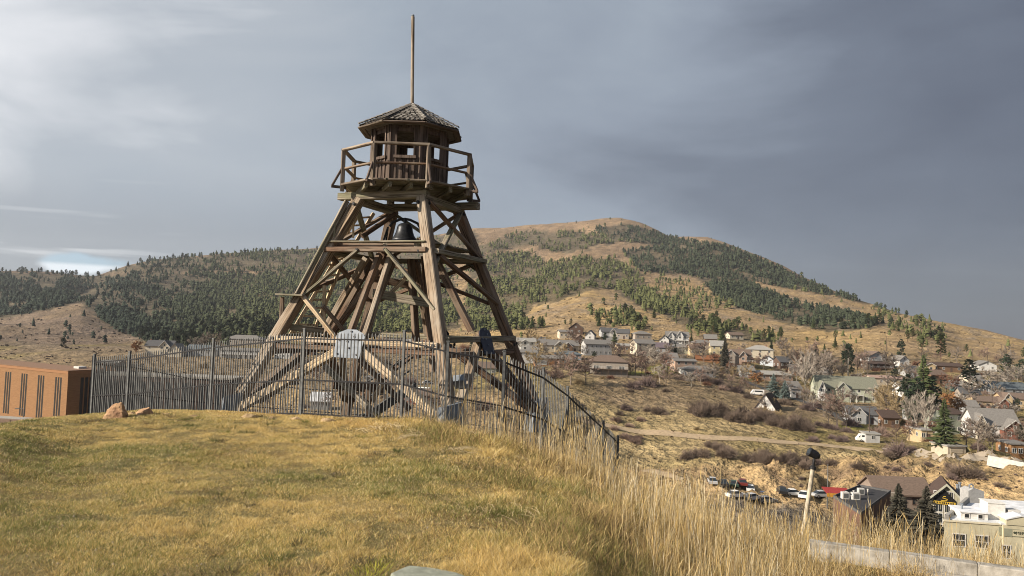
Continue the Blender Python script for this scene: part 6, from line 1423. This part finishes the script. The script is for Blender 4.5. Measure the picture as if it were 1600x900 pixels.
    for i, (t, ww_) in enumerate(((0, 1), (.55, .8))):
        bx = X+np.cos(la)*ln*t**1.6; by = Y+np.sin(la)*ln*t**1.6; bz = Z+h*t
        V[:, 2*i] = np.stack([bx-np.cos(a)*w*ww_, by-np.sin(a)*w*ww_, bz], -1); V[:, 2*i+1] = np.stack([bx+np.cos(a)*w*ww_, by+np.sin(a)*w*ww_, bz], -1)
    V[:, 4] = np.stack([X+np.cos(la)*ln, Y+np.sin(la)*ln, Z+h*r.uniform(.6, 1, N)], -1)
    gp = np.clip(.40-(px-b-150)/400+fbm(X/1.0, Y/.8, 3, 71)*1.8, .06, .7); C = np.where((r.random(N) < gp)[:, None], np.array([.25,.235,.08]), np.array([.58,.43,.20])); C = np.where((r.random(N) < .2)[:, None], np.array([.20,.13,.075]), C)*r.uniform(.55, 1.25, (N, 1))
    idx = np.arange(N)*5; F = np.concatenate([np.stack([idx, idx+1, idx+3], -1), np.stack([idx, idx+3, idx+2], -1), np.stack([idx+2, idx+3, idx+4], -1)])
    o = link('grass_tussocks', np_mesh('grass_tussocks', V.reshape(-1, 3), F, [BLADEM], np.repeat(C, 5, 0))); tag(o, 'matted golden tussocks under the tall dry grass', None, None, 'stuff')
def lying_straw():
    r = np.random.default_rng(9); NC = 34; Yc = 5.0*(12/5.0)**r.random(NC); pc = screen_boundary(Yc)+r.uniform(-170, 120, NC); Xc = (pc-800)/1160*1.02*Yc
    K = 20; N = NC*K; X = np.repeat(Xc, K)+r.normal(0, .10, N); Y = np.repeat(Yc, K)+r.normal(0, .12, N); la = np.repeat(r.uniform(-pi, pi, NC), K)+r.normal(0, .6, N); L = r.uniform(.12, .42, N); w = r.uniform(.0012, .0024, N)*np.clip(Y/7, .8, 1.5)
    V = np.zeros((N, 8, 3)); up = r.uniform(.01, .07, N)
    for i, t in enumerate((0, .33, .66, 1.0)):
        bx = X+np.cos(la)*L*t; by = Y+np.sin(la)*L*t; bz = Hnp(bx, by)+.01+up*np.sin(t*2.6); nx, ny = -np.sin(la)*w, np.cos(la)*w
        V[:, 2*i] = np.stack([bx-nx, by-ny, bz-w*.6], -1); V[:, 2*i+1] = np.stack([bx+nx, by+ny, bz+w*.6], -1)
    C = np.array([.52,.42,.25])*r.uniform(.6, 1.15, (N, 1)); idx = np.arange(N)*8
    F = np.concatenate([np.stack([idx+2*i, idx+2*i+1, idx+2*i+3, idx+2*i+2], -1) for i in range(3)])
    o = link('fallen_straw', np_mesh('fallen_straw', V.reshape(-1, 3), F, [BLADEM], np.repeat(C, 8, 0))); tag(o, 'pale fallen straw lying between the lawn and the tall grass', None, None, 'stuff')
def lawn_tufts():
    r = np.random.default_rng(17); NC = 420; Yc = 4.5*(12/4.5)**(r.random(NC)**1.3); pc = r.uniform(-40, 1000, NC); Xc = (pc-800)/1160*1.02*Yc
    k = (fbm(Xc/1.2, Yc/1.2, 3, 91)*2 > .02) & (pc < screen_boundary(Yc)+60); Xc, Yc = Xc[k], Yc[k]; Xc = np.append(Xc, [-.83, -.80, -.86]); Yc = np.append(Yc, [4.72, 4.8, 4.66]); NC = len(Xc)
    K = 46; N = NC*K; R = np.repeat(r.uniform(.02, .09, NC), K); X = np.repeat(Xc, K)+r.normal(0, 1, N)*R; Y = np.repeat(Yc, K)+r.normal(0, 1, N)*R; la = np.arctan2(Y-np.repeat(Yc, K), X-np.repeat(Xc, K)); h = r.uniform(.02, .065, N); ln = h*r.uniform(.3, 1.6, N); w = r.uniform(.0016, .003, N)*np.clip(Y/6, .8, 1.8); a = r.uniform(-1, 1, N)
    V = np.zeros((N, 3, 3)); Z = Hnp(X, Y); V[:, 0] = np.stack([X-np.cos(a)*w, Y-np.sin(a)*w, Z], -1); V[:, 1] = np.stack([X+np.cos(a)*w, Y+np.sin(a)*w, Z], -1); V[:, 2] = np.stack([X+np.cos(la)*ln, Y+np.sin(la)*ln, Z+h], -1)
    base = np.array([[.13,.14,.055],[.20,.20,.06],[.26,.19,.10],[.10,.085,.055]])[r.integers(0, 4, NC)]; base[-3:] = (.42, .42, .06); C = np.repeat(base, K, 0)*r.uniform(.6, 1.3, (N, 1))
    o = link('lawn_tufts', np_mesh('lawn_tufts', V.reshape(-1, 3), np.arange(N*3).reshape(N, 3), [BLADEM], np.repeat(C, 3, 0))); tag(o, 'darker and greener grass tufts scattered through the lawn', None, None, 'stuff')
    n = 260; Y = 4.4*(12/4.4)**r.random(n); X = (r.uniform(-40, 1000, n)-800)/1160*1.02*Y; mb = MB()
    for x, y in zip(X, Y):
        s = float(r.uniform(.004, .013)); z = H(x, y); q = [(x+s*cos(t)*r.uniform(.7, 1.3), y+s*sin(t)*r.uniform(.7, 1.3), z+.001) for t in (0, 1.26, 2.5, 3.77, 5.0)]
        mb.add(q+[(x, y, z+s*1.1)], [(i, (i+1) % 5, 5) for i in range(5)])
    o = mb.build('pebbles', M('pale_pebble', (.42,.36,.28), (.25,.21,.16), 30, .9)); tag(o, 'small pale pebbles lying in the lawn', None, None, 'stuff')
short_grass(); tall_grass(); lying_straw(); lawn_tufts()
# ------------------------------------------------------------------ thin winter haze
def haze():
    m_ = bpy.data.materials.new('haze'); m_.use_nodes = True; nt = m_.node_tree; nt.nodes.clear()
    out = nn(nt, 'ShaderNodeOutputMaterial'); v = nn(nt, 'ShaderNodeVolumePrincipled'); setin(v, 'Density', .00006); setin(v, 'Color', (.80, .86, .95, 1)); setin(v, 'Anisotropy', .2)
    nt.links.new(v.outputs[0], out.inputs['Volume'])
    o = MB().box(-5200, 5200, -400, 4600, -61.5, 420).build('haze', m_); tag(o, kind='stuff')
haze()
